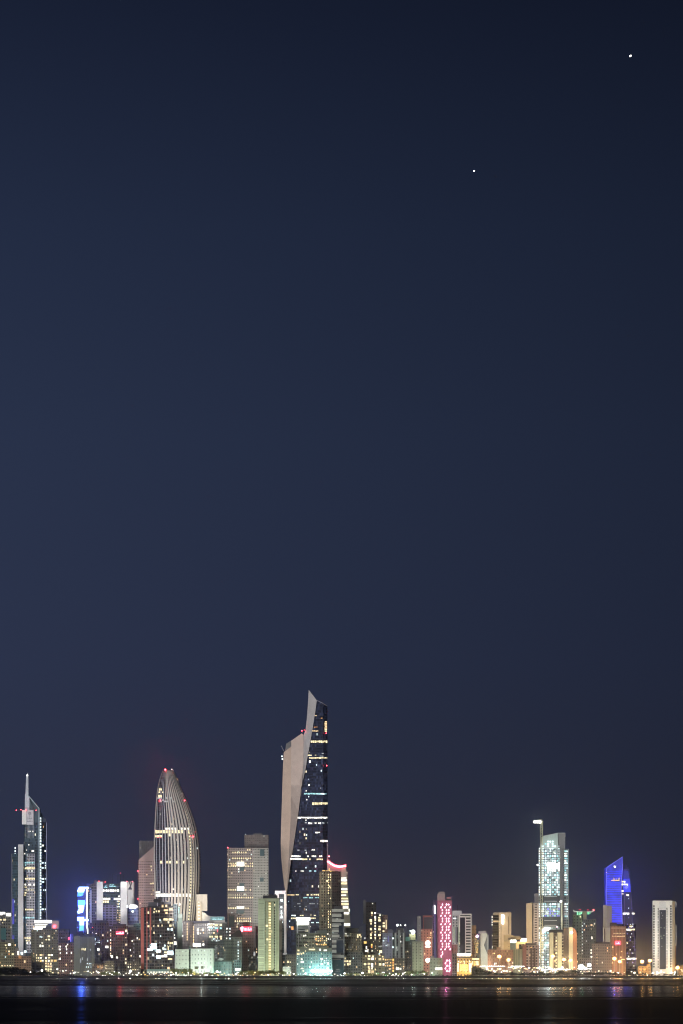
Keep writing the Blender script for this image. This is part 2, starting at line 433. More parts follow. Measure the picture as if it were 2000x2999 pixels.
# left edge blocks
b = Bld('office_block', 'grey block cut by the frame edge with white lit bars along its roof', 'office block', (-40, 33), 2684, 3330, (.20, .19, .16), bay=7, floor=9, ww=.6, wh=.5)
b.block('roof_plant', -30, 2672, 33, 2684, DARK, 3, 12)
b.lit('bwhite', (-2, 2671, 15, 2677), (18, 2674.5, 32, 2682.5), name='roof_sign', proud=.6); b.lit('white', (-1, 2677, 7, 2680), name='roof_sign')
b.lit('yel', (0, 2691, 5, 2696), (9, 2690, 18, 2697), (7, 2700, 9, 2704)); b.lit('cyan', (2, 2736, 5, 2744), (7, 2739, 10, 2746), (11, 2740, 16, 2745), (6, 2748, 9, 2752))
b.block('glass_bay', 2, 2718, 18, 2752, plain((.06, .16, .15), .3), -.6, 1); b.done()
b = Bld('apartment_block', 'low olive apartment block beside the dark shore mound at the frame edge', 'apartment block', (-45, 43), 2759, 3180, (.24, .22, .13), (.05, .045, .03), 6, 8, .55, .55)
b.lit('white', (23, 2762, 32, 2770)); b.lit('yel', (14, 2766, 19, 2770), (24, 2783, 29, 2789), (34, 2791, 41, 2797), (18, 2774, 20, 2778)); b.lit('org', (17, 2784, 20, 2787), (25, 2791, 28, 2797))
b.lit('cool', (14, 2800, 18, 2805)); b.grid(4, 2826, 56, 2831, 8, 9, 4, 4, .8, ['yel', 'warm'], 5)
b.block('stair_tower', 30, 2750, 40, 2759, plain((.18, .17, .12)), 6, 6); b.block('water_tank', 4, 2754, 12, 2759, DARK, 8, 5); b.done()
b = Bld('apartment_block', 'brown block lit orange at the foot of the spire tower', 'apartment block', (43, 92), 2800, 3160, (.30, .19, .11), (.05, .03, .02), 5, 7.5, .55, .5)
b.block('stair_tower', 43, 2775, 52, 2800, plain((.18, .16, .13)), 4, 8); b.block('roof_canopy', 57, 2785, 74, 2800, plain((.25, .25, .26)), 5, 8)
b.lit('white', (51, 2784, 56, 2798)); b.lit('cool', (60, 2787, 68, 2796), (70, 2783, 78, 2790)); b.lit('warm', (70, 2812, 75, 2820)); b.lit('org', (55, 2795, 57, 2808), (60, 2798, 62, 2808)); b.done()

b = Bld('office_block', 'olive grey block under a white lit roof sign, rows of yellow windows', 'office block', [(91, 3), (94, 0), (128, 0), (171, 0)], 2722, 3200, (.18, .17, .11), (.045, .04, .025), 5, 7.4, .5, .45)
b.block('roof_plant', 122, 2712, 168, 2722, DARK, 6, 10)
s0 = b.block('roof_sign', 102, 2695, 150, 2703, 'bwhite', 2, 2); s1 = b.block('roof_sign', 150.5, 2696, 172, 2720, plain((.55, .42, .40)), 2.5, 2)
b.block('roof_sign', 103, 2706, 138, 2709, 'white', 2, 2); b.block('roof_sign', 103, 2711, 134, 2716, 'white', 2, 2); b.block('roof_sign', 98, 2717, 124, 2722, 'white', 2, 2)
bm = bmesh.new(); disc(bm, 159.5, 2713, 4.8, b.Y + 1.6); mesh_obj('emblem', bm, glow('redw'), s1, b.o)
b.block('fin', 127, 2724, 129, 2850, plain((.25, .24, .18)), -.8, 1); b.block('fin', 103, 2724, 104.5, 2850, plain((.25, .24, .18)), -.8, 1)
b.lit('cool', (116, 2740, 119, 2746), (121, 2742, 124, 2746)); b.lit('yel', (139, 2739, 147, 2745), (133, 2750, 138, 2754), (140, 2749, 147, 2754), (152, 2744, 154, 2750))
b.lit('white', (116, 2766, 120, 2774), (122, 2767, 128, 2773), (122, 2759, 124, 2763))
b.grid(116, 2794, 150, 2815, 8, 8.3, 6.5, 6, .95, ['yel', 'warm', 'white'], 2); b.grid(132, 2819, 148, 2845, 7, 8.3, 5.5, 6, .9, ['yel', 'warm'], 3)
b.lit('gold', (148, 2810, 155, 2816), (157, 2810, 166, 2817), (116, 2811, 122, 2817)); b.grid(106, 2794, 115, 2817, 5, 8.3, 2.4, 6, .6, ['yel'], 9); b.done()

b = Bld('apartment_block', 'slim brown block with a blue neon strip on its roof', 'apartment block', (171, 217), 2762, 3190, (.20, .11, .075), (.04, .03, .02), 6, 8, .5, .5)
b.fblock('penthouse', 172, 2722, 202, 2762, (.07, .065, .07), bay=5, floor=8, dy=6, depth=14)
b.block('neon_strip', 205.2, 2736, 208, 2758, 'bluel', -.5, 1); b.block('neon_strip', 208.4, 2734, 214, 2758, 'dblue', 0, 1); b.block('neon_sign', 200, 2745, 204, 2752, 'red', 0, 1); b.lit('dimw', (179, 2744, 182, 2749))
b.lit('white', (192, 2769, 196, 2775), (193, 2777, 197, 2783), (193, 2788, 197, 2794), (207, 2787, 211, 2793), (172, 2769, 174, 2775), (176, 2769, 178, 2775), (172, 2778, 178, 2783), (175, 2788, 178, 2794), (172, 2807, 174, 2811), (175, 2804, 178, 2811)); b.lit('warm', (192, 2822, 196, 2828)); b.done()

b = Bld('office_block', 'grey green windowless block with fine vertical ribs and a slatted lower front', 'office block', [(216, 2), (235, 0), (277, 0)], 2743, 3180, (.22, .23, .18), (.055, .06, .05), 2.7, 300, .38, 1, 26, off=(.2, 0))
b.block('plain_wall', 216, 2741, 234.5, 2850, plain((.22, .23, .17)), -.5, 4)
b.block('roof_plant', 235, 2737, 280, 2743, DARK, 4, 12)
b.lit('yel', (239, 2777, 241, 2783), (242.5, 2776, 244.5, 2783), (246, 2777, 248, 2784), (249, 2776, 251, 2784)); b.lit('dimw', (235, 2806, 237, 2820), (240, 2803, 242, 2812), (255, 2806, 257, 2814), (264, 2778, 266, 2784))
b.grid(252, 2820, 268, 2832, 3.4, 5, 1.6, 4, .7, ['dimw', 'cool'], 6)
b.fblock('glass_wing', 276, 2742, 294, 2850, (.03, .035, .04), bay=4, floor=8, dy=1, depth=15)
b.grid(278, 2748, 292, 2766, 4, 5, 2.4, 3.4, .6, ['cool', 'dimw'], 7); b.lit('white', (285, 2776, 291, 2785)); b.done()

# ------------------------------------------------------------------ tower with glowing letters
b = Bld('sign_tower', 'dark slab with three big glowing white blue letters one above another', 'tower', (226, 268), 2597, 3480, (.03, .03, .05), bay=4, floor=8, depth=18)
spn = b.block('sign_panel', 226.5, 2598, 253, 2730, 'panel', -1, 1)
def glyph(cy, pts, ky):
    q = b.poly('sign_letter', pts, ky, -2.2, 1); q.parent = spn; return q
glyph(0, [(232, 2597), (258, 2597), (249, 2603), (245, 2613), (227.5, 2613), (226, 2609)], 'lwhite'); glyph(0, [(228, 2613.3), (245, 2613.3), (241, 2624), (226, 2625)], 'lcyan')
glyph(0, [(228, 2636), (249, 2636), (250, 2646), (247, 2651), (228, 2651)], 'lcyan'); glyph(0, [(229, 2651.3), (247, 2651.3), (243, 2672), (228, 2676), (226, 2670), (231, 2662)], 'lwhite')
glyph(0, [(226, 2685), (246, 2685), (246, 2691), (260, 2692), (260, 2697), (245.5, 2698), (245.5, 2710), (233, 2710), (233, 2698), (226, 2697)], 'lwhite'); glyph(0, [(233, 2710.3), (245.5, 2710.3), (245, 2725), (232, 2726)], 'lcyan')
b.rod('edge_light', [(260, 2599), (256, 2602), (254.6, 2610), (254.4, 2690), (255, 2712), (258, 2734)], .9, 'bwhite', -2.5)
b.block('parapet', 253, 2588, 275, 2597, plain((.10, .10, .16)), 3, 10)
b.grid(262, 2615, 265, 2690, 4, 6, 2, 4, .8, ['dimw'], 3)
b.block('fin', 264.5, 2607, 268.5, 2702, plain((.62, .61, .68)), -3, 3); b.done()
for y in (2611, 2655, 2705): lamp(at(240, y, 3474), (.15, .3, 1), 2.5, 12); glare(at(238, y, 3472), (.05, .12, 1), 9000, 110)

b = Bld('twin_slab_tower', 'glass tower held between two white slabs with a round white emblem', 'tower', (268, 391), 2588, 3440, (.05, .06, .07), (.015, .03, .035), 7, 8, .8, .6, 26, rough=.3)
b.fblock('side_wing', 268, 2588, 284, 2705, (.17, .15, .19), (.03, .03, .045), 5, 8.2, .7, .6, -1, 12); b.block('roof_plant', 275, 2578, 284, 2589, plain((.10, .09, .13)), 0, 8)
b.block('slab', 283.2, 2582, 301, 2710, PALE, -5, 20); sl2 = b.block('slab', 353, 2582, 372.5, 2715, PALE, -5, 20)
b.fblock('slab', 373, 2582, 391, 2660, (.60, .59, .58), (.03, .03, .03), 30, 300, .2, .05, -3, 18)
b.poly('slab_recess', [(377, 2583), (381, 2595), (377, 2600), (375, 2605), (387, 2605), (383, 2597), (387, 2583), (384, 2583), (382.5, 2592), (380.5, 2583)], plain((.06, .06, .07)), -4, 1)
bm = bmesh.new(); disc(bm, 362, 2589.5, 6, b.Y - 6); mesh_obj('emblem', bm, glow('bwhite'), sl2, b.o)
b.script('lettering', 304, 2591, 316, 2600, 'cyan', 8, -1); b.script('lettering', 320, 2588, 340, 2597, 'cyan', 9, -1)
for y, key, xs in ((2604.5, 'white', (301, 352)), (2629, 'white', (297, 325)), (2629, 'white', (333, 355)), (2637, 'yel', (301, 322))):
    x = xs[0]
    while x < xs[1] - 3:
        w = R.uniform(3, 7); b.lit(key, (x, y, min(x + w, xs[1]), y + 7), proud=1); x += w + .8
b.lit('white', (346, 2622, 352, 2627), (306, 2685, 310, 2693))
b.fblock('grid_wall', 297, 2650, 341, 2715, (.17, .16, .26), (.03, .03, .05), 11, 7.6, .72, .6, -1.2, 2)
b.grid(342, 2637, 352, 2660, 3.5, 8, 2, 5, .75, ['cool', 'yel'], 4); b.grid(340, 2664, 358, 2712, 4, 7, 2.2, 4.5, .8, ['yel', 'warm', 'dim'], 5); b.grid(297, 2604, 300, 2632, 4, 6, 2, 4, .7, ['white'], 5)
b.grid(375, 2604, 381, 2650, 7, 7.4, 5, 5.6, 1, ['white', 'cool'], 6); b.grid(384, 2604, 389, 2650, 5, 6.2, 2.6, 4, .9, ['yel', 'white'], 7)
for x, y in ((290, 2580.5), (308, 2583), (371, 2581), (388, 2581.5)): b.beacon(x, y, 'redw', 1.7, -4)
b.rod('antenna', [(330, 2588), (330, 2560)], .2, DARK, 6); b.rod('antenna', [(345, 2588), (345, 2557)], .2, DARK, 6); b.rod('antenna', [(353, 2588), (353, 2558)], .25, DARK, 6); b.rod('antenna', [(360, 2588), (361, 2562)], .2, DARK, 6); b.beacon(353, 2557, 'red', 1.4, 6)
b.done()
spot(at(330, 2760, 3300), at(328, 2630, 3436), (1, .97, .95), 3.4, 26)

b = Bld('office_block', 'small dark blue glass block with a white lit crown beside the twin slab tower', 'office block', [(374, 4), (379, 0), (403, 0), (407, 4)], 2659, 3380, (.05, .07, .13), (.02, .035, .09), 6, 9, .8, .6, 22, rough=.3)
b.poly('lit_crown', [(379, 2660), (378, 2654), (382, 2649), (398, 2650), (403, 2655), (397, 2660), (388, 2661)], 'bwhite', -2, 4); b.lit('cool', (369.5, 2651, 374.5, 2658))
bm = bmesh.new(); disc(bm, 388.5, 2669, 3.6, b.Y - 1); mesh_obj('emblem', bm, glow('cool'), b.root, b.o); b.block('balcony', 372, 2708, 394, 2716, plain((.3, .32, .30)), -2, 5); b.fblock('glass_wing', 391, 2704, 413, 2735, (.09, .17, .16), (.03, .06, .06), 5, 6, .7, .5, -4, 10); b.done()

b = Bld('apartment_block', 'dark brown block left of the red roof sign, few windows lit', 'apartment block', [(258, 2), (262, 0), (319, 0)], 2702, 3260, (.085, .06, .045), (.015, .013, .012), 7, 8.2, .45, .6)
b.block('roof_plant', 270, 2695, 312, 2702, DARK, 5, 10); b.block('fin', 296, 2712, 298.5, 2850, plain((.10, .08, .065)), -.8, 1); b.block('fin', 306, 2712, 308.5, 2850, plain((.10, .08, .065)), -.8, 1)
b.beacon(271, 2716, 'red', 1.3, -1); b.lit('white', (308, 2769, 318, 2777), (280, 2732, 283, 2735), (270, 2730, 272, 2733), (257, 2738, 261, 2744), (288, 2776, 291, 2784)); b.done()
b = Bld('apartment_block', 'dark brown block with red glowing sign near its roof', 'apartment block', (319, 375), 2712, 3250, (.11, .085, .06), (.02, .016, .013), 6.5, 8.4, .5, .55)
b.block('roof_plant', 330, 2706, 368, 2712, DARK, 5, 10)
sg = b.block('roof_sign', 340, 2727, 362.5, 2736.5, 'red', -1.2, 1); b.script('lettering', 341, 2728, 361.5, 2735.5, 'neon', 2, -1.7, sg)
lamp(at(351, 2731, 3244), (1, .1, .12), 1.0, 8); glare(at(351, 2731, 3246), (1, .04, .05), 9000)
for i, y in enumerate((2722, 2732, 2738, 2750, 2759, 2768, 2774, 2780, 2790, 2796)): b.lit('warm' if i % 3 else 'white', (322.5, y, 325.5, y + 5))
b.lit('white', (325, 2797, 331, 2806), (340, 2801, 345, 2807)); b.lit('yel', (366, 2722, 373, 2730), (366, 2763, 373, 2770), (367, 2744, 370, 2748), (367, 2806, 370, 2812), (366, 2816, 372, 2824)); b.done()
b = Bld('apartment_block', 'narrow dark brown block between the red sign and the coral edged block', 'apartment block', (375, 413), 2723, 3255, (.075, .06, .045), (.018, .016, .014), 6, 8, .5, .5)
b.block('roof_plant', 378, 2715, 398, 2723, plain((.10, .10, .09)), 4, 8)
b.lit('white', (400, 2744, 404, 2751), (385, 2753, 389, 2758), (380, 2779, 383, 2785), (408, 2797, 414, 2804)); b.grid(391, 2750, 394, 2830, 4, 12, 2, 5, .8, ['dimw'], 2); b.done()

# ------------------------------------------------------------------ slab with slanted roof, shell tower
b = Bld('slant_roof_slab', 'pinkish beige slab with slanted roof standing behind the ribbed shell tower', 'tower', [(404, 6), (407, 0), (460, 0)], 2520, 3560, (.44, .33, .31), (.12, .09, .085), 6.4, 7.6, .62, .34, 26)
sl = b.poly('slanted_roof', [(404.5, 2520), (450, 2479), (460, 2470), (460, 2520)], plain((.44, .33, .31)), .2, 24)
b.fblock('core', 407.5, 2462, 452, 2522, (.13, .13, .135), (.09, .09, .10), 6, 6, .5, .4, 30, 18)
b.lit('yel', (441, 2535, 444, 2540), (442, 2545, 445, 2550), (440, 2585, 444, 2590), (446, 2584, 450, 2589)); b.grid(443, 2602, 450, 2622, 4, 7, 2.2, 4, .6, ['yel', 'dim'], 3)
for y in (2551, 2632): b.beacon(403.5, y, 'redw', 2.6, -3)
b.done()

def shell_tower():
    Y = 3450; o = at(517, 2845, Y); o.z = LAND
    rt = root('shell_tower', o, 'curved shell shaped tower with white vertical ribs meeting under a red beacon', 'tower')
    LT = [(2256, 476), (2270, 471), (2290, 464.5), (2320, 459.5), (2350, 456.5), (2420, 452.5), (2480, 450), (2560, 451.5), (2640, 453.5), (2720, 456), (2850, 460)]
    RT = [(2256, 507), (2270, 513.5), (2290, 522), (2320, 535), (2350, 548.5), (2390, 564.5), (2430, 575.5), (2470, 582), (2520, 584.5), (2600, 583), (2640, 580.5), (2700, 574), (2760, 566), (2850, 556)]
    ys = [2256, 2263, 2272, 2285, 2300, 2320, 2345, 2370, 2400, 2430, 2465, 2500, 2540, 2580, 2620, 2660, 2700, 2750, 2800, 2848]
    def pt(t, y, out=0.0):
        l, r = interp(LT, y), interp(RT, y); w = (r - l) * mpp(Y)
        px = l + (r - l) * t
        return px, y, Y - math.sin(math.pi * min(max(t, 0), 1)) ** .7 * w * .38 - out
    N = 26
    m = facade((.06, .065, .09), (.03, .034, .05), 3 * mpp(Y), 7.6 * mpp(Y), .85, .6, 0, 0, .3)
    sheet('glass_shell', [[pt(i / N, y) for i in range(N + 1)] for y in ys], m, rt, o, 30, False)
    stone = plain((.56, .53, .49), .75, name='rib_stone'); thin = plain((.50, .52, .58), .6, name='rib_metal')
    ribs = [(0.012, .03, 1), (.06, .010, 0), (.13, .015, 0), (.19, .017, 0), (.255, .022, 0), (.325, .028, 1), (.392, .036, 1), (.465, .040, 1), (.54, .043, 1), (.615, .045, 1), (.69, .047, 1), (.768, .050, 1), (.835, .028, 1), (.885, .026, 1), (.93, .03, 1), (.984, .028, 1)]
    for t, w, st in ribs:
        rows = []
        for y in ys:
            f = 1 if y > 2300 else .75
            rows.append([pt(t - w / 2 * f, y, 1.5), pt(t + w / 2 * f, y, 1.5)])
        sheet('rib', rows, stone if st else thin, rt, o, 2.2)
    n = [0]; rest = bmesh.new(); keys = ['yel', 'white', 'cool', 'warm', 'dim']
    def win(t0, t1, y0, y1, key):
        a = at(*pt(t0, (y0 + y1) / 2, .8)); c = at(*pt(t1, (y0 + y1) / 2, .8)); d = c - a; k = mpp(Y)
        n[0] += 1
        if n[0] > 95:
            box_into(rest, (min(a.x, c.x), a.y - .3, EYE + (HZ - y1) * k), (max(a.x, c.x), a.y + .5, EYE + (HZ - y0) * k), keys.index(key)); return
        q = bpy.data.objects.new('lit_window', cube_mesh(key)); q.scale = (math.hypot(d.x, d.y), .6, (y1 - y0) * k)
        q.rotation_euler = (0, 0, math.atan2(d.y, d.x)); q.location = (a + c) / 2 - o; link(q, rt)
    gaps = [(a[0] + a[1] / 2, c[0] - c[1] / 2) for a, c in zip(ribs, ribs[1:])]
    r = random.Random(3)
    for y, h, p, key, g0, g1 in ((2431, 9, .95, 'yel', 0, 11), (2424, 5.5, .75, 'white', 3, 11), (2446, 6, .9, 'yel', 0, 2), (2441, 8, .9, 'yel', 5, 5), (2521, 7.5, .75, 'yel', 2, 9), (2617, 9, .97, 'white', 0, 11), (2611, 4, .6, 'white', 0, 1), (2628, 7, .55, 'white', 2, 9), (2638, 5, .5, 'yel', 4, 9), (2646, 5, .35, 'white', 4, 9), (2328, 7, .9, 'yel', 0, 2), (2335, 4, .45, 'dimw', 0, 7), (2309, 6, .8, 'yel', 1, 3), (2318, 4, .8, 'yel', 0, 3), (2345, 4, .3, 'dimw', 2, 8), (2341, 4, .3, 'dimw', 3, 9), (2460, 4, .3, 'cool', 2, 6), (2486, 4, .2, 'cool', 1, 7), (2602, 4, .3, 'white', 4, 6)):
        for g in range(g0, g1 + 1):
            a, c = gaps[g]
            if r.random() < p: win(a, c, y, y + h, key)
    for y in range(2375, 2700, 9):      # dotted stair lights on two ribs at the side
        if y < 2430: win(.842, .858, y, y + 5, 'dim')
        else: win(.805, .822, y, y + 5, 'yel'); win(.866, .880, y, y + 5, 'dim')
    mesh_obj('lit_window', rest, [glow(k) for k in keys], rt, o)['kind'] = 'stuff'
    for px, py, key, s in ((484, 2254, 'beam', 3.2), (469, 2343, 'redw', 2.4), (466, 2346, 'red', 2.0), (541, 2344, 'redw', 2.6), (463, 2452, 'red', 2.2), (470, 2451, 'red', 2.0), (566, 2450, 'redw', 2.8), (559, 2448, 'red', 1.6)):
        q = bpy.data.objects.new('beacon', ball_mesh(key)); q.scale = (s * .75 * mpp(Y),) * 3
        tt = min(max((px - interp(LT, py)) / (interp(RT, py) - interp(LT, py)), .02), .98)
        q.location = at(px, py, pt(tt, py)[2] - 3) - o; link(q, rt)
    bm = bmesh.new(); tube_into(bm, [at(x, y, Y + 8) for x, y in ((514, 2270), (508, 2256), (504, 2253), (500, 2254))], .35); mesh_obj('roof_crane', bm, plain((.5, .5, .55)), rt, o)
    bm = bmesh.new(); tube_into(bm, [at(x, y, Y + 8) for x, y in ((500, 2254.5), (530, 2254))], .15); mesh_obj('crane_jib', bm, DARK, rt, o)
    q = bpy.data.objects.new('beacon', ball_mesh('white')); q.scale = (.8,) * 3; q.location = at(503, 2253, Y + 6) - o; link(q, rt)
shell_tower()
spot(at(560, 2700, 3080) + Vector((0, 0, 0)), at(520, 2530, 3440), (1, .94, .88), 2.0, 48, .8)
spot(at(575, 2660, 3330), at(560, 2660, 3440), (1, .85, .62), 1.8, 70)
lamp(at(484, 2252, 3444), (1, .05, .1), .8, 8); glare(at(484, 2253, 3440), (1, .03, .06), 16000)
for q in ((403, 2551, 3550), (403, 2632, 3550), (466, 2344, 3425), (541, 2344, 3425), (466, 2452, 3420), (566, 2450, 3425)): glare(at(*q), (1, .03, .06), 4000)
glare(at(390, 2654, 3374), (.8, .92, 1), 3000); glare(at(450, 2774, 3147), (.75, .9, 1), 2500); glare(at(495, 2790, 3147), (1, .95, .8), 2500)
spot(at(418, 2690, 3330), at(428, 2570, 3558), (1, .82, .78), .7, 62, .8)

b = Bld('apartment_block', 'dark gridded block with a coral red stripe up its corner and a broken roofline', 'apartment block', [(412, 3), (421, 0), (508, 0)], 2656, 3150, (.10, .09, .085), (.018, .015, .014), 7.5, 9.7, .78, .72, 28, off=(.3, 0))
RED = plain((.62, .17, .13), .7, name='coral_paint')
b.block('corner_stripe', 412.5, 2658, 421, 2838, RED, -1, 4); b.block('stripe', 429, 2658, 431.5, 2840, RED, -.8, 1); b.block('stripe', 438.5, 2658, 442.5, 2765, RED, -.8, 1)
b.block('roof_plant', 434, 2642, 458, 2653, plain((.12, .12, .13)), 4, 10); b.block('roof_plant', 432, 2653, 506, 2656, DARK, 3, 16); b.block('roof_plant', 450, 2632, 470, 2643, DARK, 8, 8); b.block('roof_plant', 468, 2640, 500, 2655, plain((.05, .05, .06)), 10, 8); b.block('water_tank', 466, 2626, 476, 2636, DARK, 12, 4)
b.fblock('side_wing', 507, 2648, 519, 2700, (.04, .055, .065), bay=5, floor=8, dy=8, depth=18); b.fblock('side_wing', 508.5, 2688, 517, 2790, (.035, .055, .075), bay=5, floor=8, dy=6, depth=16)
b.lit('warm', (473, 2649, 479, 2658), (484, 2649, 490, 2657), (494, 2659, 506, 2667), (479, 2662, 492, 2669), (484, 2671, 491, 2677), (462, 2666, 468, 2672)); b.lit('yel', (432, 2669, 437, 2676), (449, 2668, 453, 2674), (456, 2666, 459, 2672), (450, 2660, 455, 2664))
b.lit('yel', (478, 2689, 492, 2696), (493, 2689, 503, 2696), (504, 2690, 508, 2696), (492, 2697, 495, 2705), (431, 2708, 438, 2716), (449, 2709, 452, 2714), (461, 2708, 466, 2714), (473, 2707, 476, 2714), (495, 2707, 503, 2714))
b.lit('cool', (490, 2717, 495, 2725), (497, 2718, 499, 2725), (501, 2717, 506, 2726), (467, 2691, 470, 2697), (469, 2738, 472, 2744)); b.lit('yel', (449, 2728, 453, 2735), (491, 2757, 495, 2765), (496, 2758, 501, 2766), (502, 2758, 506, 2765), (491, 2770, 494, 2783), (480, 2786, 491, 2792), (491, 2785, 508, 2792))
b.block('shop_front', 430, 2838, 500, 2850, plain((.20, .34, .30)), -2, 2)
b.lit('fwhite', (441, 2763, 459, 2769), (440, 2771, 459, 2780), (431, 2777, 447, 2784), (456, 2781, 471, 2789), (490, 2784, 508, 2797), (457, 2798, 471, 2807), proud=.6); b.lit('white', (472, 2796, 480, 2804), (480, 2794, 490, 2804), (509, 2756, 517, 2768), (510, 2735, 512, 2741), (510, 2744, 513, 2750))
b.lit('warm', (491, 2806, 505, 2811)); b.lit('cool', (480, 2766, 485, 2772), (479, 2776, 482, 2783), (484, 2777, 487, 2783)); b.grid(421, 2680, 508, 2830, 7.5, 9.7, 4, 5, .05, ['dim', 'dimw', 'yel'], 12); b.done()

b = Bld('office_block', 'plain grey teal slab standing beside the coral striped block', 'office block', (516, 534), 2677, 3230, (.17, .22, .20), (.12, .16, .15), 30, 400, .05, .01, 24)
b.block('roof_plant', 519, 2655, 526, 2677, plain((.3, .4, .38)), 6, 6); b.lit('cyan', (520, 2660, 525, 2668)); b.lit('white', (532.5, 2738, 537, 2744)); b.block('parapet', 512, 2676, 534, 2688, plain((.26, .31, .29)), -1, 3); b.done()
b = Bld('apartment_block', 'brown grey block with two dotted lines of stair lights', 'apartment block', [(533, 0), (555, 0), (564, 4), (566, 8)], 2699, 3290, (.20, .17, .17), (.05, .045, .05), 5, 7.8, .4, .45)
b.block('parapet', 536, 2697, 612, 2704, plain((.10, .10, .13)), 10, 8)
for i in range(7): b.lit('warm', (546.5, 2703 + i * 7.6, 550, 2708.5 + i * 7.6), (565, 2711 + i * 7.6, 568.5, 2717 + i * 7.6))
b.lit('dimw', (534, 2700, 535.5, 2730)); b.done()
b = Bld('office_block', 'grey violet block with a white lit sign at its foot above the pale green block', 'office block', (566, 612), 2705, 3300, (.17, .16, .18), (.05, .05, .06), 6.4, 8, .4, .45)
b.lit('white', (577, 2719, 583, 2727), (591, 2719, 598, 2727), (577, 2728, 583, 2737), (586, 2731, 588, 2736)); b.lit('warm', (594, 2730, 598, 2734), (588, 2720, 590, 2725)); b.block('roof_sign', 565, 2763, 588, 2772, 'bwhite', -12, 2); b.lit('bwhite', (593, 2763, 598, 2769)); b.block('fin', 573, 2712, 575, 2765, plain((.35, .35, .4)), -1, 1); b.done()

b = Bld('ribbed_wall', 'tall cream wall slab catching floodlight right of the shell tower', 'tower', [(575, 0), (590, 0), (607, 0)], 2619, 3420, (.66, .62, .55), (.3, .28, .25), 60, 300, .05, .01, 14, ybot=2668)
b.block('lower_wall', 575, 2640, 590.5, 2850, plain((.58, .52, .42)), -4, 12)
for i in range(14): b.lit('white' if i % 2 else 'dim', (579.5 + (i % 2), 2636 + i * 4.8, 584 + (i % 2), 2639 + i * 4.8), proud=5)
b.done(); spot(at(600, 2730, 3362), at(594, 2660, 3416), (1, .94, .84), 1.2, 90)

b = Bld('exhibition_hall', 'grey hall with a sweeping curved roof and turquoise lettering', 'hall', (590, 662), 2700, 3370, (.30, .30, .29), (.1, .12, .12), 8, 12, .1, .1, 40)
b.poly('curved_roof', [(592, 2700), (592, 2670), (600, 2674), (608, 2680), (616, 2683.5), (658, 2684), (659, 2700)], plain((.33, .32, .31)), -1, 30)
sg = b.block('sign_panel', 616, 2684.5, 657, 2695, plain((.06, .2, .23), .4), -1.8, .6); b.script('lettering', 622, 2686, 650, 2694, 'cyan', 12, -2.3, sg); b.done()
b = Bld('office_block', 'dark green glass block with two rows of pale green lit windows', 'office block', (609, 664), 2702, 3270, (.10, .11, .10), (.03, .05, .045), 7, 8.6, .7, .5)
for y, k, h in ((2706, 'yel', 6), (2715, 'cyan', 6), (2740, 'yel', 6)):
    for x, w in ((613, 4), (619, 5), (628, 11), (643, 7)): b.lit(k, (x, y, x + w, y + h), proud=.6)
b.lit('red', (636, 2722, 638, 2729)); b.grid(620, 2747, 642, 2754, 4, 5, 2.6, 5, .8, ['dimw', 'cool'], 3); b.grid(631, 2765, 636, 2810, 3, 4.6, 1.8, 3.2, .6, ['dimw', 'pale'], 4)
b.grid(612, 2755, 660, 2800, 5, 6, 2, 3, .15, ['dimg', 'dimw'], 4); b.beacon(649, 2781, 'lcyan', 1.5, -1); b.done()

b = Bld('low_block', 'low pale green windowless block bathed in white floodlight on the waterfront', 'hall', [(513, 0), (553, 0)], 2780, 3110, (.60, .68, .56), (.38, .46, .38), 9, 12, .3, .35, 24)
b.fblock('tall_wing', 553, 2770, 559, 2850, (.25, .34, .29), bay=6, floor=8, dy=6, depth=16)
b.fblock('main_wing', 558.5, 2778, 625, 2850, (.62, .70, .60), (.42, .52, .45), 9, 12, .3, .35, -2, 26); b.block('column', 606, 2780, 608, 2850, plain((.7, .76, .68)), -3, 1); b.block('column', 622, 2780, 625, 2850, plain((.45, .55, .45)), -3, 1)
b.block('opening', 570, 2830, 580, 2838, plain((.10, .10, .05)), -2.4, .5); b.block('opening', 588, 2829, 596, 2837, plain((.10, .10, .05)), -2.4, .5); b.done()
lamp(at(600, 2852, 3090), (.90, 1, .90), 2.8, 16); lamp(at(568, 2852, 3086), (.85, 1, .88), 1.4, 18); lamp(at(530, 2850, 3086), (.85, 1, .80), 1.4, 18); lamp(at(590, 2800, 3080), (.86, 1, .92), .8, 34)

b = Bld('low_block', 'low olive house in front of the block with the red roof sign', 'house', (306, 335), 2814, 3130, (.22, .18, .09), (.05, .04, .02), 5, 8, .5, .45, 14); b.grid(309, 2818, 333, 2845, 6, 8, 3, 4, .35, ['dim', 'yel'], 2); b.block('roof_plant', 312, 2810, 322, 2814, DARK, 3, 5); b.done()
b = Bld('low_block', 'low brown house between the grey ribbed block and the red sign block', 'house', (270, 306), 2822, 3140, (.18, .13, .09), (.05, .04, .02), 5, 8, .5, .45, 14); b.grid(284, 2828, 304, 2838, 4, 4, 2, 2.6, .7, ['org', 'warm'], 3); b.done()
b = Bld('low_block', 'low dim house between the coral striped block and the red sign block', 'house', (370, 412), 2816, 3135, (.13, .11, .08), (.04, .035, .025), 6, 8, .5, .45, 14); b.grid(374, 2822, 410, 2846, 7, 8, 3, 4, .35, ['dim', 'white', 'yel'], 4); b.done()
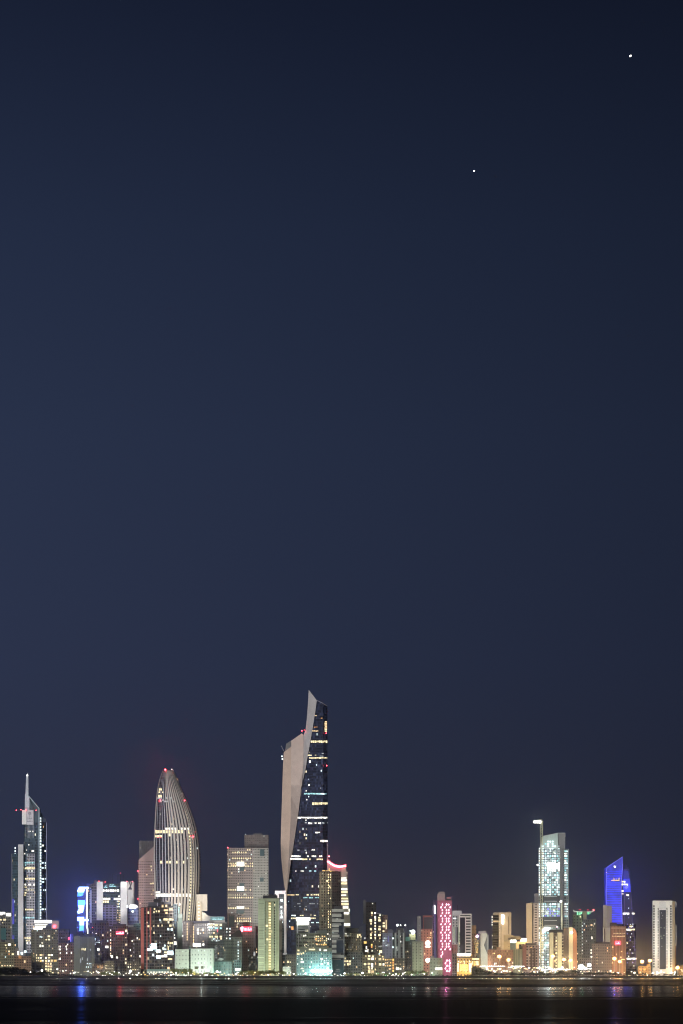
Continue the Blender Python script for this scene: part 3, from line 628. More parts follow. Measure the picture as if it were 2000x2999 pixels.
# ================================================================== grey dot-window block, centre left
b = Bld('dot_window_tower', 'broad grey slab of small square windows with bright panels and a red beacon', 'office block', [(665, 0), (741, 0), (786, 10)], 2483, 3560, (.27, .235, .225), (.03, .028, .028), 6.35, 7.75, .5, .46, 30, off=(.3, 0))
b.fblock('side_face', 741.5, 2484, 786, 2850, (.32, .32, .29), (.06, .06, .055), 4.4, 7.75, .5, .4, -1, 8)
b.fblock('upper_block', 716, 2445, 786, 2485, (.14, .125, .12), (.08, .075, .075), 6, 6.5, .5, .4, 16, 20); b.block('roof_plant', 742, 2441, 768, 2446, plain((.12, .12, .12)), 18, 10)
TEAL = plain((.045, .085, .095), .35, name='tinted_glass')
for q in ((702, 2538.5, 715, 2551), (701, 2586, 715, 2597), (692.5, 2664, 715, 2676), (670, 2683, 685, 2714), (761, 2487, 774, 2507), (761, 2570, 772, 2582), (692.5, 2608, 714, 2611.5)): b.block('glass_panel', *q, TEAL, -1.6, 1)
b.lit('pale', (693, 2596, 701, 2611), proud=1.8)
for q in ((693, 2524, 715.5, 2537), (694, 2596, 715, 2608), (693, 2654, 715.5, 2662), (760.5, 2509, 773, 2521)): b.lit('white', q, name='lit_panel', proud=1.9)
for y, x0, x1, p, k in ((2486, 723, 741, .9, 'yel'), (2494, 680, 730, .95, 'yel'), (2511, 680, 737, .95, 'yel'), (2519, 706, 722, .8, 'yel'), (2526, 668, 692, 1, 'yel'), (2526, 718, 741, .95, 'yel'), (2534, 668, 692, 1, 'yel'), (2534, 718, 741, .95, 'yel'), (2543, 697, 702, 1, 'white'), (2550, 697, 702, .9, 'cool'), (2565, 668, 684, .8, 'dim'), (2603, 668, 692, 1, 'yel'), (2603, 718, 735, .9, 'yel'), (2618, 668, 736, .55, 'dim'), (2626, 668, 741, .97, 'yel'), (2641, 695, 712, .3, 'dim'), (2657, 668, 692, 1, 'yel'), (2657, 718, 735, .9, 'yel'), (2648, 718, 735, .4, 'dim'), (2672, 697, 702, 1, 'white'), (2672, 712, 717, 1, 'yel'), (2687, 687, 740, .9, 'warm'), (2695, 687, 740, .95, 'yel'), (2703, 687, 700, .6, 'dim'), (2711, 686, 698, .7, 'yel')):
    x = x0
    while x < x1 - 2.5:
        if R.random() < p: b.lit(k, (x + .6, y, x + 3.6, y + 5.2), proud=.3)
        x += 6.35
for y, x0, x1, p in ((2496, 743, 752, .7), (2513, 743, 760, .5), (2526, 745, 784, .7), (2534, 743, 784, .75), (2565, 766, 778, .6), (2604, 744, 784, .5), (2604, 780, 786, .9), (2626, 750, 782, .6)):
    x = x0
    while x < x1 - 1.5:
        if R.random() < p: b.lit('dim', (x, y, x + 2.1, y + 4.4), proud=1.6)
        x += 4.4
for i in range(19): b.lit('dim', (775, 2488 + i * 7.75, 777.6, 2493 + i * 7.75), proud=1.6)
b.done(); b.beacon(667, 2482, 'redw', 2.2, -2); b.beacon(719, 2443, 'cool', .9, 14)
spot(at(757, 2800, 3330), at(766, 2650, 3550), (.85, 1, .86), .9, 22, .9); spot(at(748, 2790, 3470), at(748, 2660, 3552), (.92, 1, .90), 1.6, 40, .9)
spot(at(690, 2800, 3250), at(700, 2600, 3555), (1, .88, .84), .35, 44, .9)

b = Bld('apartment_block', 'grey block with glowing red sign at its roof beside the green block', 'apartment block', [(709, 2), (712, 0), (745, 0)], 2728, 3240, (.17, .15, .135), (.035, .03, .03), 6, 8.4, .5, .4)
b.block('roof_plant', 712, 2700, 730, 2728, plain((.05, .05, .045)), 6, 10); sg = b.block('sign_panel', 712.5, 2714, 737, 2727, 'red', -1.2, .8); b.poly('roof_sign', [(704, 2716), (711, 2713), (713, 2716), (712, 2726), (708, 2730), (704.5, 2722)], 'neon', -2, 1); b.script('lettering', 715, 2716, 736, 2725, 'neon', 21, -2.2, sg)
lamp(at(722, 2720, 3233), (1, .1, .14), 1.6, 8); glare(at(720, 2720, 3234), (1, .05, .08), 2200)
b.fblock('side_wing', 744, 2712, 756, 2850, (.06, .06, .06), bay=5, floor=8, dy=6, depth=14); b.rod('edge_trim', [(746.5, 2705), (747, 2775)], .5, plain((.5, .5, .5)), -1); b.fblock('low_wing', 729, 2800, 756, 2850, (.07, .10, .10), bay=6, floor=7, dy=-3, depth=10); b.lit('dimw', (742, 2786, 748, 2800)); b.done()
b = Bld('office_block', 'grey green block with a dark domed plant house on its roof', 'office block', (655, 709), 2744, 3200, (.16, .20, .16), (.05, .07, .06), 6.5, 8.6, .5, .4)
b.poly('roof_plant', [(672, 2744), (680, 2735), (690, 2729), (700, 2722), (707, 2728), (708, 2744)], plain((.04, .045, .04)), 4, 10); b.fblock('rear_wing', 652, 2715, 676, 2745, (.12, .13, .12), bay=6, floor=8, dy=16, depth=12)
for x in (663, 672): b.grid(x, 2717, x + 1, 2746, 9, 9.6, 2.8, 5, .95, ['cool', 'white'], int(x))
for i in range(9): b.lit('cool', (696, 2756 + i * 8.3, 698.6, 2761 + i * 8.3))
b.block('fin', 658, 2746, 660, 2780, plain((.06, .08, .07)), -.8, .7); b.block('fin', 666, 2748, 668, 2780, plain((.06, .08, .07)), -.8, .7); b.block('fin', 679, 2748, 681, 2780, plain((.06, .08, .07)), -.8, .7); b.block('cornice', 655, 2774, 709, 2778, plain((.06, .08, .07)), -1, 1); b.done()
b = Bld('low_block', 'low teal lit block with white canopy between the pale green and grey green blocks', 'hall', [(626, 0), (679, 0)], 2816, 3130, (.24, .36, .32), (.14, .22, .20), 7, 9, .4, .4, 20)
b.fblock('tall_wing', 640, 2755, 652, 2816, (.10, .13, .13), bay=5, floor=7, dy=30, depth=14); b.fblock('side_wing', 681, 2812, 706, 2850, (.14, .24, .22), bay=6, floor=8, dy=4, depth=14); b.poly('roof_canopy', [(636, 2812), (643, 2805), (654, 2807), (654, 2811), (648, 2813)], plain((.6, .65, .6)), -1, 8); b.block('canopy', 689, 2836, 704, 2842, 'white', -3, 4); b.done()
lamp(at(635, 2848, 3105), (.55, 1, .95), 2.4, 14); glare(at(636, 2846, 3050), (.5, 1, .97), 5000); glare(at(886, 2692, 3294), (.9, 1, 1), 3000); lamp(at(660, 2846, 3105), (.6, 1, .9), .8, 14); lamp(at(694, 2846, 3105), (.75, 1, .95), 1.0, 14)

# ------------------------------------------------------------------ green block
b = Bld('green_block', 'tall pale green floodlit block with one yellow column of stair windows', 'apartment block', [(756, 3), (776, 0), (817, 0)], 2631, 3170, (.36, .40, .26), (.012, .016, .012), 15.2, 8.05, .34, .58, 26, off=(.22, 0))
b.block('roof_plant', 770, 2622, 812, 2631, DARK, 5, 12); b.block('water_tank', 786, 2619, 800, 2624, DARK, 8, 6)
b.fblock('side_wing', 756, 2634, 775.5, 2850, (.46, .52, .36), (.38, .44, .30), 40, 7.9, .9, .14, -1.5, 5)
b.block('stair_column', 786, 2642, 794, 2846, plain((.45, .44, .20)), -.7, 1); b.block('fin', 772.5, 2640, 775, 2846, plain((.5, .58, .42)), -2.6, 1); b.block('fin', 806, 2640, 808, 2846, plain((.5, .58, .42)), -1, 1); b.block('fin', 815.6, 2640, 817, 2846, plain((.5, .58, .42)), -1, 1); b.block('cornice', 774, 2631, 817.5, 2640, plain((.36, .38, .26)), -1.6, 2)
for i in range(25): b.lit('yel' if i % 4 else 'warm', (786.4, 2643.5 + i * 8.05, 793.4, 2648.6 + i * 8.05), proud=1.2)
b.lit('yel', (778, 2708, 785, 2714), (780, 2748, 786, 2754), (795, 2723, 797, 2732), (802, 2648, 807, 2652)); b.grid(769, 2652, 782, 2840, 6.5, 8.05, 1.6, 4, .16, ['dim', 'pale', 'yel'], 31); b.grid(796, 2652, 810, 2840, 6, 8.05, 1.4, 3.6, .2, ['dim', 'pale'], 32); b.done()
for x, y in ((763, 2852), (790, 2850), (812, 2852)): lamp(at(x, y, 3145), (.92, 1, .72), 1.0, 24)
spot(at(780, 2846, 3070), at(784, 2720, 3170), (.93, 1, .76), .6, 75, .9)

b = Bld('frame_tower', 'narrow dark glass tower inside a white frame shaped like an upturned L', 'tower', (806, 838), 2612, 3420, (.04, .06, .075), (.02, .035, .045), 5, 8, .8, .6, 20, rough=.3)
b.block('frame_top', 805, 2608.5, 836, 2618, plain((.62, .60, .64)), -3, 20); b.block('frame_leg', 808.5, 2618, 817, 2629, plain((.55, .54, .56)), -3, 20)
b.block('frame_leg', 832, 2618, 838.5, 2793, plain((.64, .60, .56)), -3, 20); b.fblock('rear_wing', 808, 2695, 826, 2850, (.11, .10, .07), bay=30, floor=60, ww=.1, wh=.1, dy=-8, depth=6)
b.lit('cool', (821, 2632, 828, 2641), (821, 2654, 827, 2660), (822, 2666, 826, 2672), (821, 2672, 828, 2676), (823, 2676, 826, 2682), (821, 2681, 828, 2690), (819, 2694, 821, 2698), (824, 2698, 828, 2703)); b.block('base_ring', 828, 2791, 840, 2796, PALE, -4, 10); b.done()
spot(at(834, 2830, 3350), at(834, 2700, 3415), (1, .97, .9), 1.2, 60)

# ------------------------------------------------------------------ the tallest tower: glass shaft, stone wall folded round it
def folded_tower():
    Y = 3600; o = at(905, 2845, Y); o.z = LAND
    rt = root('folded_tower', o, 'tallest tower, dark glass shaft wrapped by a folded pale stone wall', 'tower')
    GL = [(2051, 928), (2090, 922), (2150, 912), (2200, 903), (2260, 893), (2310, 881), (2366, 875.5), (2400, 870), (2450, 863), (2500, 855), (2540, 849), (2590, 843), (2620, 838.5), (2850, 838)]
    FL = [(2020, 904), (2051, 902.4), (2100, 899), (2136, 895), (2152, 889), (2250, 888), (2290, 886), (2312, 881)]
    ST = [(2170, 831), (2203, 830), (2260, 828), (2330, 826), (2420, 823), (2470, 822), (2510, 823), (2540, 826), (2575, 830), (2605, 834), (2626, 838)]
    m = facade((.034, .042, .080), (.022, .028, .056), 4.6 * mpp(Y), 8.4 * mpp(Y), .9, .75, 0, 0, .22, .012)
    ys = [2068, 2090, 2150, 2200, 2260, 2310, 2366, 2400, 2450, 2500, 2540, 2590, 2620, 2700, 2850]
    rows = [[(928, 2051, Y + 8), (930, 2052, Y), (945, 2060, Y), (958.5, 2068, Y + 9)]]
    for y in ys[1:]:
        g = interp(GL, y); c = 3 if y < 2500 else 3 + 14 * min(1, (y - 2500) / 120)
        rows.append([(g, y, Y + 8), (g + c, y, Y), (946, y, Y), (958.5 + (y - 2068) * .0025, y, Y + 9)])
    sheet('glass_shaft', rows, m, rt, o, 46)
    sheet('glass_shaft', [[(823.5, 2184, Y + 52), (832, 2196, Y + 50), (834, 2203, Y + 50)], [(826.5, 2230, Y + 52), (832, 2230, Y + 50), (834, 2230, Y + 50)], [(826.5, 2330, Y + 52), (832, 2330, Y + 50), (834, 2330, Y + 50)]], m, rt, o, 20)
    bm = bmesh.new(); tube_into(bm, [at(928, 2051, Y), at(945, 2059.5, Y - .5), at(958.5, 2068, Y + 9)], .45); mesh_obj('roof_edge', bm, plain((.32, .32, .36), .5), rt, o)
    bm = bmesh.new(); tube_into(bm, [at(823.5, 2184, Y + 51.5), at(833, 2203, Y + 49)], .45); mesh_obj('roof_edge', bm, plain((.32, .32, .36), .5), rt, o)
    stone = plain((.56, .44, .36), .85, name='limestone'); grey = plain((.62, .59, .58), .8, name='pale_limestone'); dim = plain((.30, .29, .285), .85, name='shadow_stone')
    # flap: pale blade to the peak
    rows = [[(904, 2020, Y + 18), (904.5, 2020.6, Y + 18)], [(902.4, 2051, Y + 18), (927.5, 2051, Y - 1.5)]]
    for y in (2090, 2136, 2152, 2200, 2250, 2290, 2311): rows.append([(interp(FL, y), y, Y + 18), (interp(GL, y) + .5, y, Y - 1.5)])
    sheet('wall_blade', rows, grey, rt, o, 5)
    # main folded wall: two panels meeting in a crease
    lp, rp = [], []
    CR = [(2168, 853), (2400, 851), (2500, 846), (2560, 842), (2626, 838.2)]
    yl = [2204, 2240, 2300, 2330, 2380, 2420, 2470, 2510, 2540, 2575, 2605, 2625]
    lp.append([(831, 2203, Y + 34), (853, 2186, Y + 24)])
    for y in yl[1:]: lp.append([(interp(ST, y), y, Y + 34 * (1 - max(0, y - 2400) / 240)), (interp(CR, y), y, Y + 24 * (1 - max(0, y - 2400) / 240))])
    sheet('stone_wall', lp, stone, rt, o, 5)
    rp.append([(853, 2169, Y + 24), (884, 2147.5, Y + 19)])
    rp.append([(853, 2186, Y + 24), (888.5, 2153, Y + 19)])
    for y in yl:
        e = interp(FL, y) if y < 2311 else interp(GL, y) + .5
        yd = Y + 19 if y < 2290 else Y + max(-1.2, 19 - (y - 2290) * .35)
        rp.append([(interp(CR, y), y, Y + 24 * (1 - max(0, y - 2400) / 240) + .05), (e, y, yd)])
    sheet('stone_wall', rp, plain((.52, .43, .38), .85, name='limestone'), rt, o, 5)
    sheet('inner_wall', [[(838, 2178, Y + 52), (855, 2167.5, Y + 34)], [(834, 2203, Y + 52), (855, 2188, Y + 34)]], dim, rt, o, 4)  # shade of the inner wall is put into its darker stone colour
    bm = bmesh.new(); rest_keys = ['white', 'yel', 'cyan', 'cool', 'warm', 'dim', 'dimw', 'org']; n = 0
    r = random.Random(11)
    def win(x0, x1, y0, y1, key, dy=0):
        nonlocal n; k = mpp(Y); n += 1
        xm = (x0 + x1) / 2; yy = Y - .3 if xm < 946 else Y - .3 + (xm - 946) / 12.5 * 9
        q = bpy.data.objects.new('lit_window', cube_mesh(key)); a, c = at(x0, y1, yy), at(x1, y0, yy)
        if n > 95:
            box_into(bm, (a.x, yy - .3, a.z), (c.x, yy + .3, c.z), rest_keys.index(key)); return
        q.location = (a + c) / 2 - o; q.scale = (c.x - a.x, .6, c.z - a.z)
        if xm > 946: q.rotation_euler = (0, 0, math.radians(52)); q.scale = ((c.x - a.x) * 1.5, .6, c.z - a.z)
        link(q, rt)
    for y, h, x0, x1, p, key in ((2168.5, 10, 910, 958, 1, 'yel'), (2217.5, 6, 905, 958, 1, 'yel'), (2210, 5, 901, 914, 1, 'yel'), (2210, 4, 914, 926, .4, 'dim'), (2322, 7, 890, 955, .9, 'cyan'), (2322.5, 6, 903, 952, .7, 'cool'), (2349.5, 12, 914, 959, 1, 'yel'), (2392, 7.5, 871, 958, .95, 'white'), (2408, 7.5, 903, 940, .85, 'white'), (2408, 5, 871, 960, .3, 'dimw'), (2436, 6, 919, 944, .5, 'white'), (2460, 8.5, 938, 959, 1, 'white'), (2462, 3, 866, 920, .3, 'dimw'), (2488, 5, 871, 935, .4, 'dimw'), (2487, 6, 914, 926, .8, 'white'), (2505, 7.5, 853, 880, 1, 'white'), (2505, 7, 900, 955, .75, 'white'), (2513, 8, 850, 885, 1, 'white'), (2514, 7, 885, 945, .6, 'yel'), (2549, 5.5, 865, 890, .75, 'white'), (2548.5, 6.5, 905, 934, .8, 'cyan'), (2619, 5, 841, 862, .8, 'warm'), (2618.5, 6, 866, 876, .9, 'yel'), (2618, 7, 898, 936, .8, 'yel'), (2627, 6, 888, 935, .65, 'cyan'), (2645, 4.5, 870, 934, .45, 'dimw'), (2653, 4.5, 862, 934, .4, 'dimw'), (2679, 6, 853, 866, .9, 'cool'), (2679, 6, 878, 889, .9, 'yel'), (2679, 6, 919, 925, .9, 'yel'), (2687, 7, 852, 866, 1, 'yel'), (2687, 6, 905, 925, .9, 'yel'), (2094.5, 3.5, 922, 942, .6, 'warm'), (2118, 5, 915, 948, .4, 'dim'), (2139, 5, 914, 932, .7, 'warm'), (2205, 4, 936, 948, .6, 'dimw'), (2213, 4, 936, 948, .6, 'dimw'), (2102, 3, 930, 946, .3, 'org'), (2128, 3, 915, 945, .3, 'org'), (2700, 5, 905, 934, .4, 'cool'), (2712, 5, 905, 912, .6, 'white')):
        x = x0
        while x < x1 - 1.5:
            w = min(r.uniform(2.6, 7.2), x1 - x)
            if r.random() < p: win(x, x + w, y + r.uniform(0, .6), y + h * r.uniform(.5, .72), key)
            x += w + r.uniform(.5, 1.1)
    for x, y, s, key in ((907.5, 2230.5, 3.6, 'white'), (927, 2240, 2, 'cool'), (941, 2257, 2.4, 'cool'), (905, 2299, 2.6, 'white'), (903, 2282, 1, 'cool'), (939, 2308, 1.6, 'dimw'), (896.5, 2316, 1.8, 'white'), (904, 2333, 1.8, 'cool'), (898.5, 2342, 1.8, 'white'), (906, 2186, 1, 'dimw'), (907, 2203, 1.2, 'dim'), (896, 2402, 2, 'white'), (897, 2428, 1.6, 'dim'), (898, 2445, 2, 'cool'), (896.5, 2455, 2.6, 'yel'), (897, 2497, 2.4, 'white'), (896, 2541, 2, 'cool'), (897, 2664, 1.8, 'cool'), (848, 2698, 2, 'cool'), (848.5, 2714, 2, 'cool'), (845, 2640, 1.4, 'cool'), (839, 2650, 1.6, 'cool'), (856, 2718, 5, 'org')):
        win(x - s * .7, x + s * .7, y - s, y + s, key)
    for i in range(7):     # lit lounge behind the corner glass near the top
        win(944.5 + r.uniform(0, 3), 957.5, 2112 + i * 4.6, 2115.6 + i * 4.6, 'warm' if i < 5 else 'yel')
    mesh_obj('lit_window', bm, [glow(k) for k in rest_keys], rt, o)['kind'] = 'stuff'
    for px, py, key, s, dy in ((884, 2140, 'redw', 2.6, 16), (891, 2138, 'red', 1.8, 16), (955.5, 2147, 'redw', 2.4, 3), (956.5, 2242, 'redw', 2.4, 3)):
        q = bpy.data.objects.new('beacon', ball_mesh(key)); q.scale = (s * .7 * mpp(Y),) * 3; q.location = at(px, py, Y + dy - 1) - o; link(q, rt)
    for px, py in ((823.5, 2215), (825, 2223)):
        q = bpy.data.objects.new('lit_window', cube_mesh('cool')); q.scale = (2.2, .6, 2.2); q.location = at(px + 2, py, Y + 51) - o; link(q, rt)
folded_tower()
spot(at(800, 2700, 3290), at(860, 2350, 3610), (1, .86, .79), .95, 66, .9); spot(at(930, 2600, 3380), at(890, 2170, 3600), (1, .93, .9), 1.1, 46, .9)

b = Bld('balcony_tower', 'olive brown tower with columns of dark windows and orange lit rooms', 'tower', [(934, 6), (937, 0), (972, 0), (998, 12)], 2552, 3440, (.17, .155, .10), (.018, .016, .012), 7.4, 8, .5, .62, 24)
b.fblock('dark_bay', 972.5, 2552, 998, 2850, (.035, .03, .027), (.015, .012, .01), 6, 8, .6, .6, -2, 12)
b.block('roof_rail', 934, 2551, 990, 2554, plain((.05, .05, .05)), -1, 12); b.lit('gold', (943, 2548, 953, 2553), (962, 2546, 966, 2553), (954, 2549, 960, 2554), (966, 2550, 981, 2553), (963, 2542, 965, 2546)); b.grid(943, 2556, 946, 2720, 7.4, 15.5, 2.6, 4.2, .4, ['warm', 'dim', 'dimg'], 1)
for i in range(22):
    y = 2559 + i * 7.7
    if i not in (8, 9, 10, 12, 13, 21): b.lit('yel' if i % 3 else 'warm', (960, y, 963.4, y + 4.6))
    if i in (0, 1, 2, 9, 14, 15, 19, 20, 5): b.lit('yel', (966, y, 969, y + 5))
b.lit('gold', (977, 2575, 989, 2581), (980, 2558, 988, 2564), (977, 2631, 989, 2640), (977, 2641, 988, 2646), (978, 2588, 983, 2593)); b.lit('warm', (980, 2624, 989, 2629), (985, 2597, 989, 2600)); b.grid(945, 2575, 958, 2720, 7.4, 8, 2.2, 4, .22, ['dim', 'warm', 'dimg'], 2); b.done()

b = Bld('neon_crown_tower', 'slender tapering pale tower under a curved red and white neon line', 'tower', [(958, 0), (1018, 0)], 2552, 3530, (.22, .215, .18), (.10, .09, .06), 40, 8.3, .9, .4, 22)
b.poly('flared_side', [(1000, 2542), (1013, 2540), (1018, 2600), (1022, 2650), (1026, 2700), (1028, 2850), (1000, 2850)], facade((.40, .38, .31), (.2, .18, .12), 90, 8.3 * mpp(3530), .95, .45, 0, 0), -1, 18)
b.poly('crown', [(957, 2514), (966, 2518), (976, 2532), (990, 2536), (1013, 2532), (1013, 2552), (958, 2552)], plain((.28, .24, .24)), 1, 16)
b.rod('neon_line', [(959, 2522), (966, 2527), (975, 2533.5), (983, 2537), (993, 2538), (1004, 2537.5), (1013, 2535)], 1.25, 'neon', -2.6)
b.rod('neon_halo_tube', [(958.5, 2519.5), (966, 2524.5), (976, 2530), (986, 2534), (996, 2535.2), (1005, 2534.6), (1013.5, 2532)], .55, 'red', -2.3); b.rod('neon_halo_tube', [(960, 2525.5), (967, 2530.5), (975, 2536.5), (984, 2540), (994, 2541), (1013.5, 2538)], .5, 'red', -2.4)  # red rods added beside the neon line stand for its halo
b.beacon(963.5, 2508, 'neon', 2.4, -2); b.beacon(958.5, 2476, 'dimw', .9, -1); b.rod('mast', [(959, 2530), (958.5, 2470)], .3, plain((.4, .4, .42)), 2)
for p in ((960, 2524), (984, 2538), (1010, 2536)): lamp(at(p[0], p[1], 3520), (1, .12, .2), 1.4, 7); glare(at(p[0], p[1], 3522), (1, .06, .12), 2200)
for i, y in enumerate((2569, 2575, 2584, 2601, 2610, 2619, 2629, 2637, 2645)):
    b.lit(('yel', 'white')[i % 2] if i not in (0,) else 'white', (998, y, 1015.5 + i * .85 - (5 if i == 5 else 0), y + (6.4 if i in (1, 2, 3) else 5)), proud=2)
b.lit('dimw', (1000, 2556, 1014, 2562)); b.lit('white', (1003, 2652, 1021, 2662), (1006, 2671, 1023, 2678), (1007, 2704, 1026, 2712), (1021, 2661, 1024, 2670), proud=2); b.lit('dim', (1007, 2713, 1026, 2717), (1000, 2592, 1017, 2597)); b.done()
spot(at(1010, 2800, 3420), at(1012, 2620, 3528), (1, .96, .80), .8, 40)

b = Bld('striped_tower', 'slim tower of pale and dark horizontal bands with recessed dark glass', 'tower', (972, 1007), 2663, 3190, (.02, .022, .026), bay=6, floor=8, depth=22)
for i in range(11): 
    y = 2662 + i * 15
    b.block('floor_band', 972, y, 1007 if i % 2 == 0 or i > 8 else 1000 - (6 if i in (5, 7) else 0), y + 8.2, plain((.48, .48, .42), .8), -1.4, 3)
    if i < 10: b.block('floor_band', 973, y + 11.2, 998 - (8 if i in (4, 5, 7) else 0), y + 13.2, plain((.34, .34, .31), .8), -1, 3)
b.block('roof_plant', 978, 2653, 1003, 2663, plain((.06, .06, .065)), 4, 8); b.block('glass_panel', 985, 2753, 1006, 2790, plain((.02, .03, .05), .25), -1.6, .6); b.block('glass_panel', 992, 2710, 1006, 2737, plain((.02, .03, .05), .25), -1.6, .6); b.block('corner_fin', 1006.5, 2690, 1008, 2840, plain((.4, .42, .42)), -1.6, 2)
sg = b.block('base_wall', 973, 2811, 1006, 2852, plain((.05, .13, .15)), -2, 3); b.script('lettering', 984, 2836, 996, 2840, 'dimw', 5, -2.6, sg); b.script('lettering', 982, 2842, 997, 2845, 'dimw', 6, -2.6, sg); b.script('lettering', 986, 2824, 990, 2828, 'dimw', 7, -2.6, sg)
b.grid(977, 2696, 1000, 2806, 9, 16, 2, 4, .3, ['dimw', 'cool'], 3); b.done()
b = Bld('office_block', 'dark block topped by a big white sign with a dark line of lettering', 'office block', [(866, 2), (869, 0), (905, 0), (908, 3)], 2688, 3300, (.12, .13, .12), (.03, .04, .04), 40, 7.5, .9, .4)
b.block('roof_sign', 867, 2687, 908, 2696, 'bwhite', -3, 3); sg = b.block('roof_sign', 870, 2696.2, 902, 2708, 'bwhite', -3, 3); b.script('lettering', 875, 2697, 899, 2702, plain((.10, .14, .13)), 13, -3.6, sg)
b.block('fin', 869, 2708, 873, 2735, plain((.55, .55, .55)), -1, 2); b.block('fin', 903, 2700, 907, 2740, plain((.3, .3, .3)), -1, 2); b.lit('dim', (892, 2722, 903, 2729)); b.block('balcony', 874, 2724, 900, 2727, plain((.4, .4, .38)), -1.5, 2); b.done()
b = Bld('apartment_block', 'stepped olive terraces with a cluster of orange lit rooms under the white sign', 'apartment block', [(868, 0), (958, 0)], 2733, 3230, (.18, .20, .14), (.04, .045, .03), 18, 10.5, .86, .4)
b.block('roof_canopy', 928, 2724, 958, 2733, plain((.12, .14, .12)), 6, 10); b.fblock('side_wing', 957, 2745, 973, 2850, (.05, .06, .06), bay=6, floor=8, dy=4, depth=16); b.block('fin', 944, 2750, 946, 2790, plain((.2, .2, .15)), -1, 1); b.block('fin', 911, 2755, 913, 2790, plain((.25, .26, .2)), -1, 1); b.block('fin', 873, 2738, 875, 2775, plain((.4, .4, .38)), -1, 1); b.block('fin', 880, 2735, 882, 2755, plain((.45, .45, .42)), -1, 1)
b.grid(924, 2740, 957, 2760, 6, 6.4, 4, 4.6, .65, ['gold', 'yel', 'warm'], 8); b.grid(926, 2764, 956, 2771, 6.5, 9, 5, 5, .95, ['warm', 'yel', 'gold'], 9); b.lit('org', (924, 2762, 930, 2765), (923, 2747, 927, 2754)); b.lit('white', (887, 2737, 892, 2744), (893, 2737, 897, 2742), (958, 2733, 962, 2737), (960, 2747, 963, 2752), (966, 2748, 969, 2753)); b.grid(892, 2764, 900, 2778, 4, 5, 3, 4, .8, ['yel', 'dimg'], 10); b.grid(876, 2737, 922, 2780, 5, 6, 2, 2.8, .2, ['dim', 'dimg', 'yel', 'white'], 16); b.done()
b = Bld('low_block', 'low blue green glass block glowing under a strong white floodlight at its foot', 'office block', [(868, 0), (972, 0)], 2787, 3150, (.15, .23, .21), (.045, .09, .10), 8, 8.6, .45, .55)
b.lit('warm', (871, 2781, 877, 2786), (869, 2790, 877, 2797), (881, 2791, 884, 2796)); b.lit('yel', (903, 2778, 924, 2783), (893, 2782, 896, 2789)); b.lit('white', (947, 2780, 958, 2786), (934, 2778, 940, 2784), (881, 2806, 886, 2812), (880, 2814, 889, 2820), (870, 2820, 873, 2826), (938, 2806, 946, 2810), (939, 2820, 945, 2826), (958, 2818, 963, 2825), (912, 2838, 919, 2846), (905, 2829, 909, 2834))
b.grid(950, 2805, 970, 2822, 5, 6, 2.4, 4, .5, ['cool', 'dimw'], 4); b.grid(876, 2800, 930, 2840, 8, 8.6, 3, 4, .16, ['warm', 'dimw', 'teal'], 5); b.block('floor_slab', 868, 2776, 972, 2787, plain((.15, .17, .12)), 4, 12); b.lit('yel', (880, 2834, 889, 2838)); b.grid(871, 2792, 968, 2836, 5, 7, 1.8, 3, .22, ['dimw', 'yel', 'cool', 'dim'], 15); b.done()
for x in (917, 928, 939, 950, 961): lamp(at(x, 2847, 3139), (.62, 1, .98), 5, 13); glare(at(x, 2845, 3125), (.5, 1, .97), 3500)
lamp(at(885, 2846, 3135), (.6, 1, .9), .9, 12)
b = Bld('apartment_block', 'small dark block at the foot of the folded stone tower', 'apartment block', (836, 869), 2795, 3180, (.10, .095, .075), (.03, .03, .025), 6, 8, .5, .4)
b.lit('warm', (829, 2815, 833, 2820), (840, 2813, 847, 2820)); b.lit('yel', (849, 2815, 851, 2820)); b.done()
b = Bld('kiosk', 'small white lit kiosk with a green base below the white framed tower', 'kiosk', (828, 851), 2831, 3060, (.62, .70, .58), (.1, .3, .12), 6, 12, .6, .3, 8)
b.lit('pale', (829, 2831.5, 850.5, 2839), (833, 2841, 836, 2845), (843, 2840, 848, 2845)); b.done(); lamp(at(840, 2836, 3050), (.8, 1, .8), 1.6, 8)
# ================================================================== middle right, low cluster
b = Bld('apartment_block', 'faint dark slab with a thin grey edge rising behind the block of yellow windows', 'tower', (1071, 1102), 2642, 3560, (.04, .035, .037), bay=8, floor=8, ww=.4, wh=.4)
b.block('corner_wall', 1063.5, 2635, 1071, 2705, plain((.15, .15, .16)), -1, 20); b.block('fin', 1052.5, 2712, 1054.5, 2732, plain((.28, .28, .3)), -2, 3); b.block('fin', 1057, 2712, 1059, 2732, plain((.28, .28, .3)), -2, 3); b.block('fin', 1062, 2712, 1064, 2732, plain((.28, .28, .3)), -2, 3); b.done()
b = Bld('apartment_block', 'near black block with three columns of bright yellow windows and a striped side', 'apartment block', (1077, 1121), 2676, 3330, (.035, .03, .027), bay=8, floor=8.4, ww=.5, wh=.5)
b.fblock('side_wing', 1116, 2679, 1135, 2850, (.20, .12, .10), (.05, .04, .03), 6, 8, .5, .5, 3, 18); b.block('parapet', 1104, 2674, 1116, 2677, plain((.3, .3, .3)), -1, 4)
b.lit('yel', (1086, 2670, 1092, 2677), (1082, 2691, 1090, 2700), (1084, 2701, 1089, 2708), (1083, 2717, 1089, 2725), (1083, 2733, 1089, 2741), (1083, 2743, 1089, 2750)); b.lit('white', (1096, 2671, 1101, 2677))
for i in range(9): b.lit('yel' if i % 2 else 'white', (1096.5, 2682 + i * 8.7, 1101, 2688.5 + i * 8.7 + (3 if i == 0 else 0)))
